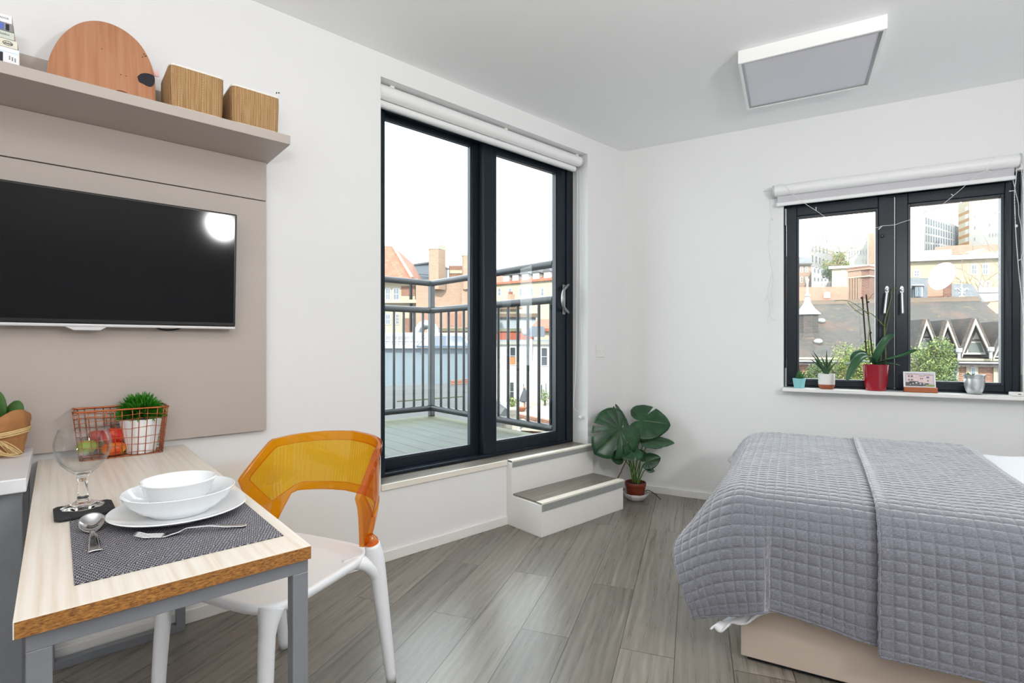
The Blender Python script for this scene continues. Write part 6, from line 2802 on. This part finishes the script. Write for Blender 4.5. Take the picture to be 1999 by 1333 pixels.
b.lathe([(px2m(26), tz(689)), (px2m(26), GZ)], 8, (tc.x, tc.y, 0))
b.build('wall', BR2, tu)

# long slate roofed building with gables
k30 = Block('gabled_house', 'long brick house with an old slate roof and pointed gable dormers below the casement window', 'building', (1540, 21.2), (2060, 18.4), 700, 6, BR1, ztop=zpy(699, 18.9))
ze = k30.zt
zr = zpy(594.5, 25.6)


def k30pt(px, out, z):
    p = k30.at(px, 680, out)
    return Vector((p.x, p.y, z))


def roofpt(px, f):
    """point on the main slope: f from eave 0 to ridge 1, in the column of pixel px at the eave"""
    p = k30.at(px, 680, .35)
    q = p + k30.n * (5.0 * f)
    return Vector((q.x, q.y, ze - .12 + (zr - ze + .12) * f))


b = MB()
b.slab([roofpt(1540, 0), roofpt(2060, 0), roofpt(2060, 1), roofpt(1540, 1)], Vector((0, 0, -.2)))
b.build('roof', SLATE_O, k30.root)
b = MB()
q0, q1 = roofpt(1540, 1), roofpt(2060, 1)
b.bar(q0, q1, .16, .14)
nn = 90
for i in range(nn):
    p = q0.lerp(q1, i / nn)
    b.obox(p + Vector((0, 0, .11)), k30.d, k30.n, (0, 0, 1), .055, .04, .05)
b.build('ridge_crest', M('terracotta_crest', '#8f7d6c', .85, var=.2, vs=6), k30.root)
k30.cornice(699, .16, .30, STONE, 1545, 2055)
k30.cornice(705, .05, .45, LEADW, 1545, 2055)
for px in (1648, 1620):
    r0_ = roofpt(px - 8, .62 if px == 1648 else .26)
    b = MB()
    b.ball(r0_ + Vector((0, 0, .07)), .17, .17, .12, seg=14, rings=8)
    tag(b.build('roof_vent', LEADW, k30.root, smooth=True), 'white roof vent')
p = roofpt(1790, .50)
b = MB()
b.obox(p + Vector((0, 0, .12)), k30.d, k30.n, (0, 0, 1), .20, .3, .16)
tag(b.build('roof_light', LEADW, k30.root), 'small grey rooflight')
# gables: (apex px, py, base px left, right, base py)
DKTIM = M('dark_timber', '#4c4844', .8)
for ax_, ay_, bl_, br_, by_ in ((1807.7, 624, 1790, 1830, 682), (1849, 626, 1829, 1872, 687), (1903, 622, 1876, 1935, 693), (1968, 628, 1937, 2003, 699)):
    f0 = .55
    A_ = k30.at(ax_, ay_, f0)
    L_, R_ = k30.at(bl_, by_, f0), k30.at(br_, by_, f0)
    L_.z = R_.z = (L_.z + R_.z) / 2
    th = .13
    run = k30.n * 3.6
    gb = MB()
    for E_ in (L_, R_):
        up_ = (E_ - A_).cross(run).normalized()
        if up_.z < 0:
            up_ = -up_
        gb.slab([A_, E_, E_ + run, A_ + run], up_ * .10)
    g_ = gb.build('gable_roof', SLATE_O, k30.root)
    gb = MB()
    for E_ in (L_, R_):
        d_ = (E_ - A_).normalized()
        s_ = Vector((0, 0, -1)) * .20
        gb.slab([A_, E_, E_ + s_ * .6, A_ + s_], -k30.n * .07)
    tag(gb.build('bargeboard', M('cream_bargeboard', '#d8cfc0', .7), g_), 'cream bargeboards')
    gb = MB()
    rec = k30.n * .28
    cI = (A_ + L_ + R_) / 3
    gb.slab([A_.lerp(cI, .02) + rec, L_.lerp(cI, .04) + rec, R_.lerp(cI, .04) + rec], k30.n * .1)
    gw = gb.build('gable_wall', WHITE, g_)
    gb = MB()
    for t0, t1 in ((.56, .62),):
        gb.slab([A_.lerp(L_, t0) + rec * .9, A_.lerp(R_, t0) + rec * .9, A_.lerp(R_, t1) + rec * .9, A_.lerp(L_, t1) + rec * .9], k30.n * .06)
    gb.slab([A_.lerp(R_, .25) + rec * .92, A_.lerp(R_, .33) + rec * .92, A_.lerp(L_, .95).lerp(A_.lerp(R_, .95), .28) + rec * .92, A_.lerp(L_, .95).lerp(A_.lerp(R_, .95), .18) + rec * .92], k30.n * .03)
    gb.build('timbering', DKTIM, gw)
    gb = MB()
    gb.slab([A_.lerp(L_, .66).lerp(A_.lerp(R_, .66), .36) + rec * .93, A_.lerp(R_, .66).lerp(A_.lerp(L_, .66), .06) + rec * .93,
             A_.lerp(R_, .93).lerp(A_.lerp(L_, .93), .08) + rec * .93, A_.lerp(L_, .93).lerp(A_.lerp(R_, .93), .36) + rec * .93], k30.n * .04)
    gb.build('window', M('leaded_window', '#6d746f', .4, var=.5, vs=9), gw)
for px, py in ((1872, 690), (1934, 688)):
    p = k30.at(px, py, .6)
    b = MB()
    b.tube([p + Vector((0, 0, -.22)), p, p + Vector((0, 0, .06)), p + Vector((0, 0, .20))], [.05, .05, .10, .10], 8)
    b.build('rainwater_hopper', LEADW, k30.root)
for q in ((1854, 1870, 708, 748), (1885, 1908, 708, 748), (1938, 1962, 711, 752)):
    fr_ = k30.panel('stone_surround', STONE, *q, .06)
    o = k30.panel('window', WFR, q[0] + (q[1] - q[0]) * .34, q[1] - (q[1] - q[0]) * .22, q[2] + 8, q[3] - 3, .08, parent=fr_)
    k30.panel('pane', DGL, q[0] + (q[1] - q[0]) * .44, q[1] - (q[1] - q[0]) * .30, q[2] + 10, q[3] - 5, .10, parent=fr_)

# cross wing roof at the right with sunlit slope
k31 = thing('cross_wing', roofpt(1960, .9), 'sunlit tan roof slope of a cross wing at the right of the slate roof', 'roof')
slope(k31, 'roof', m_tiles('sunlit_tan_tiles', '#c19a6f', '#d0ad82', '#98764f', .24, .19), [(1909, 618, 23.2), (2010, 616, 22.4), (2010, 583, 26.5), (1934, 589, 26.2)], .15)
slope(k31, 'roof_side', SLATE_O, [(1886, 620, 23.6), (1909, 618, 23.2), (1934, 589, 26.2), (1900, 593, 26.4)], .15)
b = MB()
b.bar(P(1904, 617, 23.0), P(2010, 613, 22.3), .14, .14)
b.bar(P(1900, 593, 26.2), P(2010, 583.5, 26.2), .14, .12)
b.build('ridge_crest', M('terracotta_crest', '#8f7d6c', .85), k31)

# --- right sash background
k40 = Block('fin_office', 'white office block with rows of vertical fins on the hill, right sash', 'building', (1803, 90), (1872, 103), 411, 16, PALE)
for r_ in range(4):
    for i in range(13):
        px = 1807 + i * 4.9
        t_ = i / 12
        y0 = 425 + r_ * 17 + t_ * (20 - r_ * 4.2)
        k40.panel('window', DGL, px, px + 1.9, y0, y0 + 11.5 - t_ * 1.5, .06)
k41 = Block('slab_block', 'pale lavender slab block behind the white fin fronted office', 'building', (1806, 122), (1874, 116), 399, 12, M('pale_lavender_cladding', '#cfccd6', .7))
k42 = Block('banded_tower', 'cream tower with orange balcony bands in the middle of the right sash', 'building', (1871, 86), (1892, 83), 398, 5, STONE)
for i in range(5):
    k42.panel('balcony_band', M('orange_band', '#c9935e', .8), 1871, 1892, 414 + i * 15, 419.5 + i * 15, .04)
    k42.window(1884.5, 1890, 403 + i * 15, 413 + i * 15, DGL, fr=.12, bars=(2, 1))
k43 = Block('white_tower', 'tall white tower block at the right edge of the casement window', 'building', (1891.5, 97), (1975, 90), 370, 14, WHITE)
for px, y0 in ((1902, 441), (1902, 463), (1931, 455), (1937, 455), (1943, 454), (1948.5, 453), (1931, 435), (1948.5, 432), (1943, 412), (1948.5, 411), (1902, 418)):
    k43.window(px, px + 2.8, y0, y0 + 7, DGL, fr=.08)
k44 = Block('red_roofed_hall', 'hall with a long red tiled roof below the tower blocks', 'building', (1822, 60), (1985, 57), 497, 8, STONE)
slope(k44.root, 'roof', LTILE, [(1820, 498, 59.5), (1900, 495.5, 58.2), (1896, 477, 63), (1826, 482, 64)])
slope(k44.root, 'roof', LTILE, [(1900, 495.5, 58.2), (1990, 493, 57), (1990, 475, 61.5), (1899, 479, 63)])
b = MB()
q = [P(1902, 497, 57.4), P(1941, 497, 56.8), P(1921, 484, 57.1)]
b.slab(q, FWD * 3)
b.build('pediment', TAN, k44.root)
k45 = Block('classical_terrace', 'long tan stone terrace with sash windows across the right sash', 'building', (1745, 51), (1990, 48), 504, 9, TAN)
k45.cornice(504, .45, .5, WHITE)
b = MB()
b.slab([(v.x, v.y, k45.zt) for v in (k45.a, k45.at(1858, 500), k45.at(1858, 500) + k45.n * 3, k45.a + k45.n * 3)], (0, 0, .62))
pr_ = b.build('parapet', WHITE, k45.root)
for q in ((1782, 1796, 526, 541), (1894, 1908.5, 515, 537), (1916, 1930.5, 514, 537), (1909, 1918.5, 548, 566), (1920.5, 1932, 547, 566), (1845, 1857, 520, 540)):
    k45.window(*q, bars=(2, 2), fr=.14)
bare_tree('bare_tree', 'thin bare tree in front of the classical terrace, right sash', P(1896, HY, 40) + Vector((0, 0, GZ - H)), P(1900, 505, 40), .6, 31, TWIG)
bare_tree('bare_tree', 'bare tree left of the fin fronted office, right sash', P(1788, 580, 57), P(1798, 468, 57), .8, 33, TWIG)

k46 = thing('mansard_roof', P(1850, 600, 32), 'blue slate mansard roof with a white dormer behind the gabled house', 'roof')
slope(k46, 'roof', SLATE_B, [(1735, 606, 29.5), (1815, 604, 29.5), (1815, 543, 33), (1735, 541, 33)])
slope(k46, 'roof', SLATE_B, [(1812, 604, 29.5), (1932, 602, 29.5), (1896, 554, 32.6), (1812, 554, 32.6)])
b = MB()
z_ = zpy(585, 30.4)
q = [P(1782, HY, 30.6), P(1803, HY, 30.6), P(1803, HY, 33), P(1782, HY, 33)]
b.slab([(v.x, v.y, z_) for v in q], (0, 0, zpy(558.5, 30.6) - z_))
dm_ = b.build('dormer', GREYC, k46)
b = MB()
q = [P(1780, HY, 30.3), P(1804, HY, 30.3), P(1804, HY, 33), P(1780, HY, 33)]
b.slab([(v.x, v.y, zpy(558.5, 30.6)) for v in q], (0, 0, .07))
b.build('dormer_roof', LEADW, dm_)
b = MB()
b.slab([P(1786, 579, 30.5), P(1800, 579, 30.5), P(1800, 560, 30.5), P(1786, 560, 30.5)], -FWD * .06)
b.build('window_frame', WFR, dm_)
b = MB()
for i in (0, 1):
    for j in (0, 1):
        b.slab([P(1787.5 + i * 6, 577.8 - j * 9, 30.42), P(1792.5 + i * 6, 577.8 - j * 9, 30.42), P(1792.5 + i * 6, 570 - j * 9, 30.42), P(1787.5 + i * 6, 570 - j * 9, 30.42)], -FWD * .03)
b.build('pane', DGL, dm_)
k47 = Block('brick_stack', 'broad orange brick chimney stack in front of the mansard roof, right sash', 'chimney', (1811, 27.6), (1841, 27.2), 545, 1.0, BR2, zbot=-2)
b = MB()
b.slab([(v.x, v.y, -2) for v in (k47.c + k47.d * .01, k47.c + k47.d * .36 + k47.n * .1, k47.c + k47.d * .36 + k47.n, k47.c + k47.d * .01 + k47.n)], (0, 0, k47.zt + 2))
b.build('side_pier', BR3, k47.root)
for y_ in (578, 586):
    k47.panel('brick_band', BR1, 1811, 1841, y_, y_ + 2, .05)
fi = thing('roof_finial', P(1877, 594, 26), 'ornate lead finial on the slate ridge, right sash', 'finial')
b = MB()
fc = P(1877, HY, 26)
b.lathe([(.16, zpy(594, 26)), (.10, zpy(586, 26)), (.16, zpy(581, 26)), (.16, zpy(579.5, 26)), (.05, zpy(577, 26)), (.04, zpy(566, 26)), (.07, zpy(563, 26)), (.03, zpy(560, 26)), (.025, zpy(551, 26)), (.06, zpy(548, 26)), (.06, zpy(546, 26)), (0, zpy(544, 26))], 12, (fc.x, fc.y, 0))
b.build('shaft', LEADW, fi, smooth='auto')
b = MB()
for s_ in (-1, 1):
    b.tube(spline([P(1877, 570, 26), P(1877 + 5 * s_, 566, 26), P(1877 + 10 * s_, 563, 26), P(1877 + 12 * s_, 566, 26)], 4), .035, 6)
    b.tube(spline([P(1877, 574, 26), P(1877 + 4 * s_, 571, 26), P(1877 + 6 * s_, 574, 26)], 4), .03, 6)
b.build('scrollwork', LEADW, fi, smooth=True)
k48 = Block('roof_terrace_wall', 'white roof terrace wall right of the mansard roof', 'wall', (1909, 34), (1990, 33.4), 566, 3, WHITE)
k48.panel('slatted_screen', LEADW, 1909, 1950, 561, 571, .1)

# trees in the street
p = P(1652, 700, 13.2)
bush('street_tree', 'yellow green leafy tree in front of the slate roof, left sash', P(1658, 722, 13.2), .62, 6500, .050, (LG1, LG2), 41, 'tree', (1.15, 1, 1.35), 'leafy trees outside the casement window', zg=GZ, clumps=12)
bush('street_tree', 'leafy tree directly behind the red orchid pot', P(1692, 715, 13.0), .50, 4500, .050, (LG2, LG1), 42, 'tree', (.9, 1, 1.45), 'leafy trees outside the casement window', zg=GZ, clumps=9)
bush('street_tree', 'small leafy tree behind the aloe pot, left sash', P(1606, 730, 13.4), .42, 3200, .048, (LG1, LG3), 43, 'tree', (.9, 1, 1.5), 'leafy trees outside the casement window', zg=GZ, clumps=8)
bush('street_tree', 'olive leaved bush behind the turquoise pot at the foot of the turret', P(1572, 742, 13.8), .36, 2200, .048, (LG3, LG2), 44, 'tree', (1, 1, 1), 'leafy trees outside the casement window', zg=GZ, clumps=7)
bush('street_tree', 'tall leafy tree in front of the gable dormers, right sash', P(1808, 712, 12.6), .62, 8500, .048, (LG1, LG3, LG1, LG2), 45, 'tree', (1.0, 1, 1.55), 'leafy trees outside the casement window', zg=GZ, clumps=13)
bush('street_tree', 'leafy lower tree right of the photo card, right sash', P(1846, 732, 12.9), .44, 4200, .046, (LG3, LG1), 46, 'tree', (1.0, 1, 1.1), 'leafy trees outside the casement window', zg=GZ, clumps=9)
# ================================================================ light, sky, camera
w = bpy.data.worlds.new('overcast_sky')
bpy.context.scene.world = w
w.use_nodes = True
bg = w.node_tree.nodes['Background']
bg.inputs['Color'].default_value = (.86, .95, 1.0, 1)
bg.inputs['Strength'].default_value = 5.5

sd = bpy.data.lights.new('sun', 'SUN')
sd.energy = 8.5
sd.angle = R(2)
sd.color = (1, .95, .86)
so = bpy.data.objects.new('sun', sd)
COL.objects.link(so)
so.rotation_euler = Vector((-.50, .72, -.60)).to_track_quat('-Z', 'Y').to_euler()

# the photographer's softbox right of the camera (seen mirrored in the window and television)
ld = bpy.data.lights.new('softbox', 'AREA')
ld.shape = 'DISK'
ld.size = .30
ld.energy = 25
ld.color = (1, .99, .975)
lo = bpy.data.objects.new('softbox', ld)
COL.objects.link(lo)
lo.location = (3.50, -2.08, 1.86)
lo.rotation_euler = (Vector((.9, -1.3, 2.45)) - Vector(lo.location)).to_track_quat('-Z', 'Y').to_euler()

# fill lamp added behind the viewer, aimed up to brighten the ceiling
l2 = bpy.data.lights.new('bounce_flash', 'AREA')
l2.shape = 'DISK'
l2.size = .35
l2.energy = 66
l2.color = (1, .995, .985)
lb = bpy.data.objects.new('bounce_flash', l2)
COL.objects.link(lb)
lb.location = (2.9, -3.6, 1.5)
lb.rotation_euler = (math.pi, 0, 0)

cd = bpy.data.cameras.new('camera')
cd.sensor_fit = 'HORIZONTAL'
cd.sensor_width = 36
cd.lens = F / 1999 * 36
cd.shift_y = (HY - 666.5) / 1999
cd.clip_start = .02
cd.clip_end = 1000
co = bpy.data.objects.new('camera', cd)
COL.objects.link(co)
co.location = CAM
co.rotation_euler = FWD.to_track_quat('-Z', 'Y').to_euler()
sc = bpy.context.scene
sc.camera = co
sc.view_settings.view_transform = 'Standard'
sc.view_settings.look = 'None'
sc.view_settings.exposure = .10
sc.view_settings.gamma = 1
sc.view_settings.use_curve_mapping = False
sc.cycles.use_denoising = True
sc.cycles.max_bounces = 14
sc.cycles.diffuse_bounces = 6
sc.cycles.glossy_bounces = 5
sc.cycles.transmission_bounces = 10
sc.cycles.transparent_max_bounces = 24
sc.cycles.caustics_reflective = False
sc.cycles.caustics_refractive = False
sc.cycles.sample_clamp_indirect = 6
